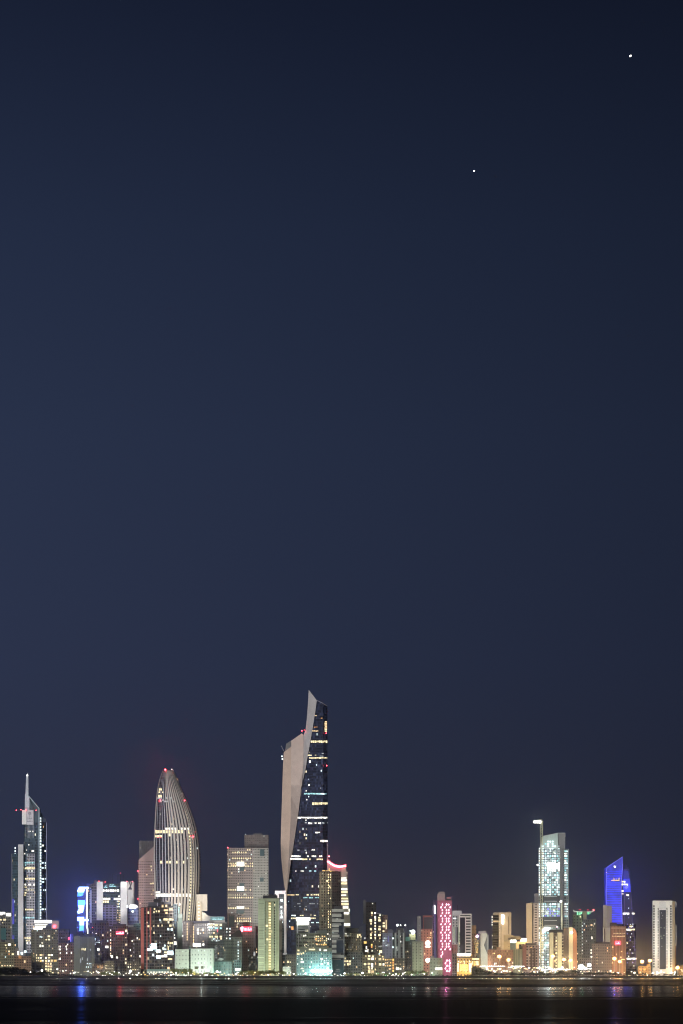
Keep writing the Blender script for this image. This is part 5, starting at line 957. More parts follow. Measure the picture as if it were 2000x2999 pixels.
def tower_crane():
    Y = 3345; o = at(1586, 2845, Y); o.z = LAND
    rt = root('tower_crane', o, 'yellow tower crane with a dazzling lamp on its short jib', 'crane')
    ye = plain((.60, .56, .36), .6); k = mpp(Y)
    bm = bmesh.new(); z0, z1 = LAND, at(0, 2412, Y).z; cx = at(1586, 0, Y).x; n = 60
    for sx in (-1.3, 1.3):
        for sy in (-1.3, 1.3): tube_into(bm, [(cx + sx, Y + sy, z0), (cx + sx, Y + sy, z1)], .2, 4)
    for i in range(n):
        a = z0 + (z1 - z0) * i / n; c = z0 + (z1 - z0) * (i + 1) / n; s = 1 if i % 2 else -1
        for sy in (-1.3, 1.3): tube_into(bm, [(cx - s * 1.3, Y + sy, a), (cx + s * 1.3, Y + sy, c)], .13, 4)
        for sx in (-1.3, 1.3): tube_into(bm, [(cx + sx, Y - s * 1.3, a), (cx + sx, Y + s * 1.3, c)], .13, 4)
    mesh_obj('mast', bm, ye, rt, o)
    bm = bmesh.new(); p = [at(1562, 2407, Y), at(1586, 2406, Y), at(1591, 2407, Y)]; tube_into(bm, p, .45); tube_into(bm, [at(1562, 2404, Y), at(1586, 2400, Y), at(1591, 2407, Y)], .25)
    for i in range(6): tube_into(bm, [at(1563 + i * 4, 2407, Y), at(1565 + i * 4, 2403.5 - i * .5, Y)], .18, 4)
    jb = mesh_obj('jib', bm, ye, rt, o)
    bm = bmesh.new(); a, c = at(1583.5, 2414, Y), at(1588, 2408.5, Y); box_into(bm, (a.x, Y - 2.4, a.z), (c.x, Y + 1, c.z)); mesh_obj('cab', bm, ye, rt, o)
    for x, w in ((1562.5, 7), (1571, 6), (1578.5, 6)):
        bm = bmesh.new(); a, c = at(x, 2410.5, Y - 1), at(x + w, 2403.5, Y - 1); box_into(bm, (a.x, Y - 1.6, a.z), (c.x, Y - .8, c.z)); mesh_obj('flood_lamp', bm, glow('bwhite'), jb, o)
spot(at(1612, 2560, 3290), at(1612, 2460, 3356), (.85, 1, .95), 2.2, 50)
tower_crane(); lamp(at(1578, 2412, 3335), (.9, 1, .95), .6, 14)
spot(at(1590, 2560, 3310), at(1586, 2460, 3345), (1, .95, .7), .9, 30)

b = Bld('fin_block', 'block with three tall cream fins and yellow lit balconies between them', 'apartment block', [(1608, 0), (1650, 0), (1669, 0), (1690, 8)], 2733, 3150, (.16, .11, .07), (.03, .02, .015), 7, 8.5, .6, .5, 24)
CR_ = plain((.60, .55, .36), .75, name='cream_render')
for x0, x1 in ((1609.5, 1620.5), (1633, 1645), (1665.8, 1677.5)): b.block('fin', x0, 2731 if x0 < 1660 else 2716, x1, 2840, CR_, -3, 6)
b.block('roof_plant', 1609, 2722, 1650, 2733, plain((.05, .05, .05)), 3, 12); b.fblock('rear_wing', 1650, 2717, 1667, 2850, (.09, .065, .055), bay=8, floor=60, ww=.2, wh=.2, dy=-1.5, depth=12); b.poly('rounded_wing', [(1677, 2716), (1682, 2719), (1687, 2726), (1689, 2736), (1690, 2845), (1677, 2845)], facade((.42, .20, .10), (.15, .07, .03), 4, 4.2, .45, .4, 0, 0), -1.5, 12); b.poly('rounded_top', [(1666, 2716), (1672, 2714.5), (1677.3, 2716), (1677.3, 2722), (1666, 2722)], CR_, -2.4, 6)
b.rod('antenna', [(1629, 2730), (1629, 2712)], .2, DARK, 4); b.rod('antenna', [(1639, 2730), (1639, 2708)], .2, DARK, 4); b.beacon(1631, 2714, 'pink', 2.0, 4)
for i in range(11): b.lit('yel' if i % 2 else 'dim', (1626.5, 2742.5 + i * 9.2, 1631.5, 2749 + i * 9.2)); b.lit('dim', (1646.5, 2737 + i * 9.2, 1652, 2740 + i * 9.2))
b.beacon(1673.5, 2731, 'bwhite', 4.4, -6, 'wall_lamp'); b.grid(1679, 2790, 1690, 2825, 5, 12, 3.4, 4.6, .6, ['warm', 'yel'], 3); b.done()
lamp(at(1673, 2731, 3138), (1, .78, .48), 2.4, 8); glare(at(1673, 2731, 3136), (1, .75, .42), 3500); lamp(at(1684, 2740, 3138), (1, .5, .2), 1.0, 14)
for x in (1614, 1639, 1671): lamp(at(x, 2848, 3128), (1, .9, .55), 1.6, 22)
b = Bld('green_crown_tower', 'dark tower with a green lit canopy and red beacons on its roof', 'tower', [(1678, 3), (1706, 0), (1746, 0)], 2692, 3420, (.06, .065, .06), (.025, .03, .03), 6, 8.8, .5, .5)
b.fblock('front_wall', 1678, 2680, 1704, 2850, (.13, .15, .115), (.04, .045, .035), 8.6, 8.8, .4, .5, -2, 10); b.block('roof_plant', 1707, 2668, 1718, 2692, plain((.2, .17, .12)), 4, 8)
b.poly('canopy', [(1680, 2664), (1683, 2668), (1706, 2669), (1706, 2671), (1682, 2671), (1679.6, 2667)], 'pale', -3, 6); b.poly('canopy', [(1719, 2669), (1734, 2669), (1740, 2663), (1741, 2666), (1735, 2671), (1719, 2671)], 'pale', -3, 6)
for x, y, w, h in ((1689.5, 2672, 4, 7), (1696, 2672, 4.4, 7), (1701, 2671, 4, 5), (1720, 2671, 2.2, 7), (1723.5, 2671, 1.8, 7), (1727, 2671, 2, 6)): b.block('green_lamp', x, y, x + w, y + h, 'green', -2, 1)
for x, y in ((1696, 2664), (1700, 2664), (1720, 2664.5), (1724, 2664.5), (1738, 2665)): b.beacon(x, y, 'redw' if x > 1730 else 'red', 2.4 if x > 1730 else 1.3, -3)
for i in range(11): b.lit('yel' if i % 3 else 'pale', (1688, 2699 + i * 9.2, 1691.5, 2704.5 + i * 9.2), proud=2.6); b.lit('cool' if i % 2 else 'dimw', (1703.5, 2700 + i * 9, 1706.5, 2705 + i * 9), proud=2.2)
b.lit('white', (1731, 2742, 1735, 2751), (1729, 2780, 1735, 2786), (1729, 2788, 1735, 2794)); b.lit('warm', (1729, 2707, 1735, 2711)); b.lit('dimw', (1682, 2682, 1684, 2687), (1694, 2684, 1698, 2691)); b.grid(1716, 2710, 1744, 2820, 7, 8.8, 2.6, 4, .1, ['dim', 'warm', 'dimw'], 3); b.done()
lamp(at(1700, 2676, 3410), (.25, 1, .45), 1.5, 9); glare(at(1700, 2674, 3410), (.2, 1, .4), 1500)
b = Bld('apartment_block', 'grey brown low block in front of the cream slab, mostly dark', 'apartment block', (1733, 1792), 2764, 3180, (.17, .14, .125), (.05, .035, .03), 5.4, 8.2, .4, .45)
b.block('roof_plant', 1744, 2759, 1786, 2764, plain((.06, .05, .05)), 5, 10); b.grid(1747, 2775, 1752, 2840, 6, 9, 2.4, 4.6, .6, ['warm', 'dim'], 3); b.lit('white', (1762, 2816, 1765, 2822)); b.lit('warm', (1793, 2770, 1796, 2776)); b.fblock('low_wing', 1697, 2806, 1734, 2850, (.17, .16, .15), bay=6, floor=8, dy=-3, depth=12); b.done()
b = Bld('apartment_block', 'plain beige slab half hidden by the blue lit tower', 'apartment block', [(1766, 0), (1777, 0), (1792, 4)], 2652, 3400, (.36, .30, .21), (.3, .25, .18), 60, 60, .05, .05, 18)
b.block('upper_wall', 1767, 2650, 1776.5, 2652, plain((.36, .30, .21)), 0, 10); b.block('low_wall', 1772.5, 2717, 1789.5, 2775, plain((.44, .37, .26)), -4, 4); b.block('edge_strip', 1766, 2716, 1768.6, 2770, plain((.6, .57, .4)), -4, 3); b.block('slot', 1769.4, 2720, 1771.6, 2770, plain((.10, .07, .04)), -4, 1); b.done()

# ------------------------------------------------------------------ blue tower
b = Bld('blue_tower', 'slanted top tower outlined and banded in glowing blue light', 'tower', [(1776, 10), (1780, 0), (1822, 0), (1828, 3), (1862, 14)], 2706, 3480, (.02, .02, .05), (.012, .012, .03), 6, 7.2, .7, .5, 26, rough=.3)
b.poly('glass_sail', [(1777, 2706), (1776, 2620), (1775.5, 2545), (1777, 2540), (1823.5, 2509), (1823, 2540), (1818.5, 2600), (1820, 2650), (1822, 2706)], 'sail', -1, 26)
for i in range(23):
    y = 2551 + i * 6.6; b.block('light_band', 1778.5, y, interp([(2540, 1822.5), (2600, 1818), (2706, 1821)], y), y + 1.6 + (i % 3) * .4, 'blue', -1.8, .8)
b.rod('edge_light', [(1776, 2706), (1776, 2546), (1777.5, 2540), (1823.5, 2509), (1823, 2540), (1818.7, 2600), (1822, 2706)], .55, 'bluel', -2)
b.poly('emblem', [(1797, 2535), (1799, 2537.5), (1800, 2535), (1801.5, 2537.5), (1804, 2535), (1802.5, 2540), (1799, 2540.5)], 'bwhite', -2.2, .5); b.script('lettering', 1790, 2570, 1814, 2580, 'gold', 17, -2.2); b.script('lettering', 1787, 2598, 1797, 2604, 'purp', 18, -2.2)
b.poly('blue_wing', [(1824.5, 2706), (1823, 2600), (1825, 2530), (1838, 2536), (1844, 2550), (1847, 2610), (1852, 2706)], facade((.03, .03, .08), (.01, .01, .04), 3, 3.5, .7, .5, 0, 0, .3), 6, 16); b.poly('blue_glow_panel', [(1824, 2613), (1824.3, 2574), (1843, 2572), (1846, 2590), (1847, 2612)], 'blue', 4.6, .8); b.poly('blue_glow_panel', [(1824.3, 2573), (1824.6, 2548), (1839, 2550), (1843, 2571)], 'dblue', 4.6, .8)  # glowing sheets stand in for the blue light on the wing glass
b.rod('edge_light', [(1828, 2614), (1829, 2712)], .35, 'purp', 2); b.script('lettering', 1824, 2544, 1843, 2548, 'purp', 19, 3.6); b.poly('emblem', [(1829, 2598), (1834, 2593), (1839, 2599), (1834, 2605)], 'bluel', 3.4, .5)
for y, x0, x1 in ((2588, 1819, 1840), (2580, 1818, 1829), (2673, 1822, 1856), (2805, 1834, 1862), (2711, 1842, 1852), (2720, 1833, 1857), (2619, 1832, 1840)):
    x = x0
    while x < x1 - 2:
        w = rr.uniform(3, 7); b.lit(rr.choice(('white', 'yel', 'white')), (x, y, min(x + w, x1), y + rr.uniform(3.6, 5.6)), name='lit_band', proud=1.5); x += w + .5
r = random.Random(8)
for i in range(26):
    y = 2592 + i * 9.4
    for x in (1835 + (i % 3) * 4, 1844 + (i % 2) * 3.4, 1851 + (i % 3) * 3):
        if x < 1842 + (y - 2592) * .09 and r.random() < (.8 if y < 2640 or 2680 < y < 2730 else .5): b.lit(r.choice(('bluel', 'cool', 'cool')) if y < 2730 else r.choice(('bluel', 'cool')), (x, y, x + 2, y + 3.4), proud=1.2)
b.lit('yel', (1819, 2607, 1826, 2612), (1818, 2615, 1826, 2620)); b.lit('cool', (1774, 2604, 1777, 2612)); b.done(); b.rod('edge_light', [(1847, 2614), (1852, 2680), (1858, 2760), (1862, 2830)], .3, 'purp', 11)
b.beacon(1776, 2546, 'redw', 1.3, -2); b.beacon(1776, 2555, 'pink', 1.2, -2)
b = Bld('brick_block', 'reddish brown block with a red glowing sign and two thin lit text lines', 'apartment block', [(1787, 3), (1790, 0), (1832, 0)], 2712, 3200, (.27, .145, .10), (.10, .05, .035), 4.4, 300, .35, 1)
b.block('roof_plant', 1788, 2702, 1806, 2712, plain((.07, .05, .05)), 4, 10); b.block('cornice', 1790, 2716, 1832, 2720, plain((.36, .25, .2)), -.8, 1)
b.script('lettering', 1796, 2731.5, 1831, 2735, 'yel', 41, -.8); b.script('lettering', 1792, 2739.5, 1831, 2743, 'yel', 42, -.8); sg = b.block('sign', 1801, 2756, 1817, 2767, 'red', -.9, .6); b.script('lettering', 1803, 2758.5, 1815, 2764.5, 'neon', 43, -1.5, sg)
lamp(at(1809, 2762, 3192), (1, .12, .1), 1.0, 8); glare(at(1809, 2762, 3194), (1, .05, .05), 2500)
for q in ((1800, 2570), (1800, 2620), (1800, 2680), (1836, 2585)): glare(at(q[0], q[1], 3470), (.06, .08, 1), 3500, 120)
b.lit('warm', (1792, 2772, 1795, 2777), (1818, 2785, 1822, 2788), (1804, 2792, 1806, 2798), (1817, 2808, 1830, 2811), (1816, 2801, 1820, 2806), (1791, 2816, 1795, 2822)); b.grid(1794, 2770, 1808, 2830, 4.6, 8.6, 1.6, 4, .12, ['dim'], 3); b.done()
for x in (1796, 1818, 1830): lamp(at(x, 2846, 3180), (1, .45, .12), 1.5, 16)
lamp(at(1808, 2815, 3176), (1, .5, .2), .7, 26)

# ------------------------------------------------------------------ white tower at the right
b = Bld('white_tower', 'tall white concrete tower with a dark glass slot down its middle', 'tower', [(1911, 0), (1968.5, 0), (1977, 14)], 2638, 3300, (.66, .64, .57), (.6, .58, .52), 60, 60, .02, .02, 26)
b.block('glass_slot', 1931, 2665, 1950, 2838, plain((.035, .04, .05), .3), -.3, .3); b.block('slot_frame', 1929.3, 2661.5, 1952, 2664.5, plain((.70, .68, .62)), -1.2, 2); b.block('slot_frame', 1929.3, 2664.7, 1930.8, 2838, plain((.70, .68, .62)), -1.2, 2); b.block('slot_frame', 1950.4, 2664.7, 1951.9, 2838, plain((.70, .68, .62)), -1.2, 2)
b.block('top_panel', 1930.5, 2641, 1950.5, 2661, plain((.56, .55, .52)), -.5, 1); b.block('parapet', 1911, 2635.8, 1969, 2638, plain((.2, .2, .2)), 1, 10)
for i in range(24):
    y = 2651 + i * 7.7
    for x, w, h in ((1913.2, 3.2, 4.4), (1962.8, 3.2, 4.4), (1926.6, 1.4, 5.8 if i % 5 else 3), (1952.2, 1.4, 5.9 if (i + 2) % 6 else 3.5)):
        if (x < 1920 or x > 1960 or y > 2658) and y < 2834: b.block('window', x - .6, y, x + w + .6, y + h + .8, plain((.02, .018, .016), .5), -.35, .3)
b.fblock('side_wall', 1968.8, 2640, 1976, 2850, (.26, .20, .12), bay=20, floor=40, ww=.05, wh=.05, dy=-.4, depth=10); b.rod('hook_frame', [(1970, 2641), (1977, 2641), (1979.5, 2644), (1979.5, 2657)], 1.0, plain((.36, .35, .34)), 4); b.block('side_strip', 1976.3, 2708, 1981, 2770, plain((.30, .29, .27)), 6, 10); b.block('side_strip', 1976.3, 2770.2, 1979.5, 2846, plain((.30, .18, .10)), 6, 10)
for x, y, w in ((1936, 2672, 2), (1939, 2680, 2.4), (1937, 2688, 2), (1934, 2715, 3), (1943, 2716, 4), (1933, 2740, 5), (1942, 2738, 4), (1936, 2746, 4), (1937, 2770, 2)): b.lit('dimw' if w < 2.5 else 'dimg', (x, y, x + w, y + 3), proud=.6)
b.done()
spot(at(1932, 2846, 3180), at(1934, 2740, 3298), (1, .98, .90), 2.4, 90, .9); spot(at(1925, 2846, 3215), at(1936, 2690, 3298), (1, .98, .94), 2.2, 80, .9); lamp(at(1973, 2840, 3290), (1, .55, .2), 1.5, 20)
b = Bld('low_block', 'low orange lit pavilion between the blue tower and the white tower', 'pavilion', (1869, 1906), 2829, 3150, (.5, .3, .12), (.2, .1, .04), 9, 8, .4, .4, 16)
b.block('parapet', 1895, 2823, 1903, 2830, plain((.5, .3, .12)), 2, 6); b.lit('org', (1873, 2836, 1880, 2842), (1884, 2836, 1891, 2842)); b.done(); lamp(at(1882, 2842, 3128), (1, .55, .16), 1.6, 12); lamp(at(1900, 2840, 3128), (1, .55, .16), 1.8, 10)
b = Bld('low_block', 'low orange lit pavilion at the right edge beyond the white tower', 'pavilion', (1987, 2040), 2831, 3160, (.5, .3, .12), (.2, .1, .04), 9, 8, .4, .4, 16)
b.lit('warm', (1993, 2838, 1998, 2842)); b.block('roof_plant', 1992, 2827, 2002, 2831, plain((.3, .18, .08)), 3, 6); b.done(); lamp(at(1994, 2846, 3138), (1, .55, .16), 1.4, 12)
b = Bld('low_block', 'low dark shed with a flat roof on the shore beside the golden gatehouse', 'shed', (1380, 1410), 2834, 3060, (.05, .05, .035), (.03, .03, .02), 10, 20, .4, .3, 10); b.block('roof_plant', 1384, 2831, 1396, 2834, plain((.04, .04, .03)), 2, 4); b.done()
# ================================================================== ground, water, shore
def structure(o): o['kind'] = 'structure'; return o
def plane_mesh(name, x0, x1, y0, y1, z, mat, nx=1, ny=1):
    bm = bmesh.new(); g = [[bm.verts.new((x0 + (x1 - x0) * i / nx, y0 + (y1 - y0) * j / ny, z)) for i in range(nx + 1)] for j in range(ny + 1)]
    for j in range(ny):
        for i in range(nx): bm.faces.new((g[j][i], g[j][i + 1], g[j + 1][i + 1], g[j + 1][i]))
    return structure(mesh_obj(name, bm, mat))
def water_mat():
    m, n, l = new_mat('bay_water'); b = n['Principled BSDF']
    b.inputs['Base Color'].default_value = (.004, .005, .008, 1); b.inputs['IOR'].default_value = 1.33; b.inputs['Specular IOR Level'].default_value = .3
    b.inputs['Roughness'].default_value = .17
    tc = n.new('ShaderNodeTexCoord')
    # ripples tilt the surface directly (slopes, not a picture of waves)
    mp2 = n.new('ShaderNodeMapping'); mp2.inputs['Scale'].default_value = (.09, .5, 1); l.new(tc.outputs['Object'], mp2.inputs[0])
    no = n.new('ShaderNodeTexNoise'); no.inputs['Scale'].default_value = 1; no.inputs['Detail'].default_value = 3; l.new(mp2.outputs[0], no.inputs['Vector'])
    sb = n.new('ShaderNodeVectorMath'); sb.operation = 'SUBTRACT'; sb.inputs[1].default_value = (.5, .5, .5); l.new(no.outputs['Color'], sb.inputs[0])
    ml = n.new('ShaderNodeVectorMath'); ml.operation = 'MULTIPLY'; ml.inputs[1].default_value = (.010, .035, 0); l.new(sb.outputs[0], ml.inputs[0])
    ad = n.new('ShaderNodeVectorMath'); ad.inputs[1].default_value = (0, 0, 1); l.new(ml.outputs[0], ad.inputs[0])
    nm = n.new('ShaderNodeVectorMath'); nm.operation = 'NORMALIZE'; l.new(ad.outputs[0], nm.inputs[0]); l.new(nm.outputs[0], b.inputs['Normal'])
    # tidal shoals of dull wet mud, and bands that dim the reflections by distance
    mp = n.new('ShaderNodeMapping'); mp.inputs['Scale'].default_value = (.0035, .012, 1); l.new(tc.outputs['Object'], mp.inputs[0])
    pa = n.new('ShaderNodeTexNoise'); pa.inputs['Scale'].default_value = 1; pa.inputs['Detail'].default_value = 6; l.new(mp.outputs[0], pa.inputs['Vector'])
    sp = n.new('ShaderNodeSeparateXYZ'); l.new(tc.outputs['Object'], sp.inputs[0])
    def mt(op, a, c=None, d=None):
        q = n.new('ShaderNodeMath'); q.operation = op
        for i, v in enumerate((a, c, d)):
            if v is None: continue
            if isinstance(v, (int, float)): q.inputs[i].default_value = v
            else: l.new(v, q.inputs[i])
        return q.outputs[0]
    dist = mt('MULTIPLY', sp.outputs[1], mt('ADD', .80, mt('MULTIPLY', pa.outputs['Fac'], .40)))
    cr = n.new('ShaderNodeValToRGB'); e = cr.color_ramp.elements; cr.color_ramp.interpolation = 'EASE'
    st = [(0, .02), (500, .035), (560, .02), (640, .012), (760, .015), (850, .06), (930, .32), (1060, .55), (1400, .60), (1480, .04), (1610, .04), (1720, .12), (2300, .05), (2600, .10), (2850, .45), (3000, .9)]
    e[0].position, e[0].color = 0, (st[0][1],) * 3 + (1,); e[1].position, e[1].color = 1, (st[-1][1],) * 3 + (1,)
    for y, v in st[1:-1]:
        q = e.new(y / 3000); q.color = (v, v, v, 1)
    l.new(mt('DIVIDE', dist, 3000), cr.inputs[0])
    # lines of ripple and slick, put in to break the reflections into glints
    mp3 = n.new('ShaderNodeMapping'); mp3.inputs['Scale'].default_value = (.006, .035, 1); l.new(tc.outputs['Object'], mp3.inputs[0])
    sn = n.new('ShaderNodeTexNoise'); sn.inputs['Scale'].default_value = 1; sn.inputs['Detail'].default_value = 5; l.new(mp3.outputs[0], sn.inputs['Vector'])
    sr = n.new('ShaderNodeMapRange'); sr.inputs[1].default_value = .42; sr.inputs[2].default_value = .60; sr.inputs[3].default_value = .12; sr.inputs[4].default_value = 1; l.new(sn.outputs['Fac'], sr.inputs[0])
    cover = mt('MULTIPLY', cr.outputs[0], sr.outputs[0])
    mud = n.new('ShaderNodeBsdfDiffuse'); mc = n.new('ShaderNodeValToRGB'); mc.color_ramp.elements[0].color = (.003, .0034, .005, 1); mc.color_ramp.elements[1].color = (.009, .0095, .013, 1)
    l.new(pa.outputs['Fac'], mc.inputs[0]); l.new(mc.outputs[0], mud.inputs[0])
    ms = n.new('ShaderNodeMixShader'); l.new(cover, ms.inputs[0]); l.new(mud.outputs[0], ms.inputs[1]); l.new(b.outputs[0], ms.inputs[2]); l.new(ms.outputs[0], n['Material Output'].inputs[0])
    return m
plane_mesh('water', -5000, 5000, -300, 3004, 0, water_mat())
GROUND = plain((.05, .048, .044), .95, name='ground_soil')
plane_mesh('ground', -9000, 9000, 3004, 14000, LAND, GROUND)
bm = bmesh.new(); nx = 200; r = random.Random(3); rows = []
for i in range(nx + 1):
    x = -1200 + 2400 * i / nx
    rows.append([bm.verts.new(q) for q in ((x, 2990 + r.uniform(-2, 2), -.6), (x, 2995 + r.uniform(-1, 1), .7 + r.uniform(-.3, .3)), (x, 3000, 1.9 + r.uniform(-.3, .5)), (x, 3003, 2.6 + r.uniform(-.15, .2)), (x, 3008, 2.6 + r.uniform(-.1, .1)), (x, 3010, 1.9))])
for p, q in zip(rows, rows[1:]):
    for j in range(5): bm.faces.new((p[j], q[j], q[j + 1], p[j + 1]))
structure(mesh_obj('shore_embankment', bm, plain((.028, .028, .026), .95, name='shore_rock', spec=.02)))
ROAD = plain((.05, .05, .052), .85, name='asphalt'); plane_mesh('road', -1500, 1500, 3062, 3078, LAND + .02, ROAD)
bm = bmesh.new()
for i in range(150): box_into(bm, (-1200 + i * 16, 3069.9, LAND + .024), (-1192 + i * 16, 3070.1, LAND + .028))
structure(mesh_obj('road_marking', bm, plain((.7, .7, .66), .7, name='road_paint')))
bm = bmesh.new(); box_into(bm, (-1500, 3061.7, LAND - .2), (1500, 3062, LAND + .14)); box_into(bm, (-1500, 3078, LAND - .2), (1500, 3078.3, LAND + .14)); structure(mesh_obj('kerb', bm, plain((.3, .3, .29), .9)))

# ------------------------------------------------------------------ trees
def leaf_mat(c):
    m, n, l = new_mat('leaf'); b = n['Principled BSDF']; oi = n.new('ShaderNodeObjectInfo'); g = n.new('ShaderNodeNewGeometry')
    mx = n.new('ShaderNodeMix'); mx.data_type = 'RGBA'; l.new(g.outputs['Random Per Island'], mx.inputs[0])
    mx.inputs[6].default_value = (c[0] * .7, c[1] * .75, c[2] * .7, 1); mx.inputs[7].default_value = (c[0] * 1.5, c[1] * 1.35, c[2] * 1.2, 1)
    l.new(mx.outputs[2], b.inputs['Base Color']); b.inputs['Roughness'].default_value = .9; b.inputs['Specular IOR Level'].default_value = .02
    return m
LEAF_D, LEAF_G, BARK = leaf_mat((.010, .012, .008)), leaf_mat((.10, .125, .035)), plain((.06, .045, .03), .9, name='bark')  # leaf colours carry the light: near black for unlit trees, brighter for lamplit
def crown_mesh(seed, mat, spread=1.0):
    """Unit crown: base at z 0.25, top at z 1; leaf clumps in uneven lobes."""
    r = random.Random(seed); bm = bmesh.new()
    lobes = [(Vector((r.uniform(-.42, .42) * spread, r.uniform(-.3, .3), r.uniform(.38, .82))), r.uniform(.16, .27)) for _ in range(9)]
    for c, rad in lobes:
        for _ in range(34):
            d = Vector((r.gauss(0, 1), r.gauss(0, 1), r.gauss(0, .8))).normalized() * rad * r.uniform(.45, 1.08)
            p = c + d; s = r.uniform(.03, .06)
            u = Vector((r.gauss(0, 1), r.gauss(0, 1), r.gauss(0, 1))).normalized(); v = u.cross(Vector((r.gauss(0, 1), r.gauss(0, 1), r.gauss(0, 1)))).normalized()
            bm.faces.new([bm.verts.new(p + a) for a in (u * s * 1.5, v * s, -u * s * 1.5, -v * s)])
    me = bpy.data.meshes.new('crown'); bm.to_mesh(me); bm.free(); me.materials.append(mat); return me
def trunk_mesh(seed):
    r = random.Random(seed); bm = bmesh.new()
    top = Vector((r.uniform(-.05, .05), 0, .5)); tube_into(bm, [(0, 0, 0), (r.uniform(-.03, .03), 0, .25), top], [.04, .03, .02], 6)
    for _ in range(4): tube_into(bm, [top * r.uniform(.5, .9), (r.uniform(-.35, .35), r.uniform(-.2, .2), r.uniform(.55, .75))], [.018, .006], 5)
    bmesh.ops.recalc_face_normals(bm, faces=bm.faces)
    me = bpy.data.meshes.new('trunk'); bm.to_mesh(me); bm.free(); me.materials.append(BARK); return me
CROWN_D = [crown_mesh(i, LEAF_D, 1.1) for i in range(4)]; CROWN_G = [crown_mesh(10 + i, LEAF_G, 1.0) for i in range(4)]; TRUNKS = [trunk_mesh(i) for i in range(4)]
tr = random.Random(21)
def tree(px, ytop, Y, dark, label, group, wide=1.0, name='tree'):
    k = mpp(Y); h = EYE + (HZ - ytop) * k - LAND
    if h < 1.2: h = 1.2
    loc = Vector(((px - 1000) * k, Y, LAND))
    t = root(name, loc, label, 'tree' if name == 'tree' else 'shrub', group)
    c = bpy.data.objects.new('crown', tr.choice(CROWN_D if dark else CROWN_G)); q = bpy.data.objects.new('trunk', tr.choice(TRUNKS))
    w = h * wide * tr.uniform(.85, 1.25)
    c.scale = (w, w * .8, h); q.scale = (h * .8, h * .8, h); c.rotation_euler = (0, 0, tr.uniform(0, 6.3))
    link(c, t); link(q, t); return t
def band(xs, tops, step, Y0, Y1, dark, label, group, wide=1.0, jit=3, name='tree'):
    x = xs[0]
    while x < xs[1]:
        tree(x, interp(tops, x) + tr.uniform(-jit, jit), tr.uniform(Y0, Y1), dark, label, group, wide, name); x += step * tr.uniform(.6, 1.4)
GL_ = 'dark bushy tree, one of the unlit wooded mound at the far left of the shore'
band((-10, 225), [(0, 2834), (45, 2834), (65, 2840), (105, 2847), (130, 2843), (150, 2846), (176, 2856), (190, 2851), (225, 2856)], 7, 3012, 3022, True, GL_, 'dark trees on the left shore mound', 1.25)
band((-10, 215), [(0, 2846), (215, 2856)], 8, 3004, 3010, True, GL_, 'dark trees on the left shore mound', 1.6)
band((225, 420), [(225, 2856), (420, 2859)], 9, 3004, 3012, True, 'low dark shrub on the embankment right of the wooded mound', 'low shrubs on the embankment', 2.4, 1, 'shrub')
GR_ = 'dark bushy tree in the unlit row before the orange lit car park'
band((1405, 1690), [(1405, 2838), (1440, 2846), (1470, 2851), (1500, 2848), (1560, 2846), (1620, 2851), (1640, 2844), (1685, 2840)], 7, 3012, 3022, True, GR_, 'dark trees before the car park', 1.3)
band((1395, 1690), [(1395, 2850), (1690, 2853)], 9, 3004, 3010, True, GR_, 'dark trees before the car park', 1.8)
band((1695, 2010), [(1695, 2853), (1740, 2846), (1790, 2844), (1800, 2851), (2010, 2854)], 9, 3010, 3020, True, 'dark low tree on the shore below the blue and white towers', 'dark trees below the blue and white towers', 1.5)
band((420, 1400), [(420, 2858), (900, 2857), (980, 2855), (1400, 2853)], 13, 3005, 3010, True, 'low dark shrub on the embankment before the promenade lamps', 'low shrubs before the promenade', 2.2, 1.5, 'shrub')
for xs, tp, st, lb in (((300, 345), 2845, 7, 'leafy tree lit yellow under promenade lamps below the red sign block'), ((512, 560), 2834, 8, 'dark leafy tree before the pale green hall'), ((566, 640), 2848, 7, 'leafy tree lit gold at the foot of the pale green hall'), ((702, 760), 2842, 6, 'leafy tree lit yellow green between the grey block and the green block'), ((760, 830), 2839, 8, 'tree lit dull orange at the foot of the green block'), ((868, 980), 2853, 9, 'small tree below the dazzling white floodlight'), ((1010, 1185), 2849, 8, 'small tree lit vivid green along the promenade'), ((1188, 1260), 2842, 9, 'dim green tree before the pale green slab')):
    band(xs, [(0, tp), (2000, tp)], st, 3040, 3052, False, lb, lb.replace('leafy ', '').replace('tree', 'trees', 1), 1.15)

# ------------------------------------------------------------------ street furniture
STEEL = plain((.25, .25, .26), .5, .6, name='galvanised_steel')
def pole_mesh(h, r0, r1, arm):
    bm = bmesh.new(); tube_into(bm, [(0, 0, 0), (0, 0, h)], [r0, r1], 8)
    if arm: tube_into(bm, [(-arm, 0, h - .3), (0, 0, h), (arm, 0, h - .3)], r1 * .7, 6)
    bmesh.ops.recalc_face_normals(bm, faces=bm.faces)
    me = bpy.data.meshes.new('pole'); bm.to_mesh(me); bm.free(); me.materials.append(STEEL); return me
def street_lamp(px, py, Y, key, size, label, group, light=None, name='street_lamp', arm=0, r0=.16, beam=0):
    k = mpp(Y); z = EYE + (HZ - py) * k; loc = Vector(((px - 1000) * k, Y, LAND))
    t = root(name, loc, label, 'street lamp', group)
    p = bpy.data.objects.new('pole', pole_mesh(z - LAND - size * .5, r0, r0 * .55, arm)); link(p, t)
    h = bpy.data.objects.new('lamp_head', ball_mesh(key)); h.scale = (size, size, size * .8); h.location = (0, 0, z - LAND); link(h, t)
    if light:
        rgb, E, d = light; lamp(Vector((0, -size - .3, z - LAND)), rgb, E, d, size, t)
        if beam: glare(Vector((0, -size - .3, z - LAND)), rgb, beam, 70, t)
    return t
SOD = (1, .58, .2)
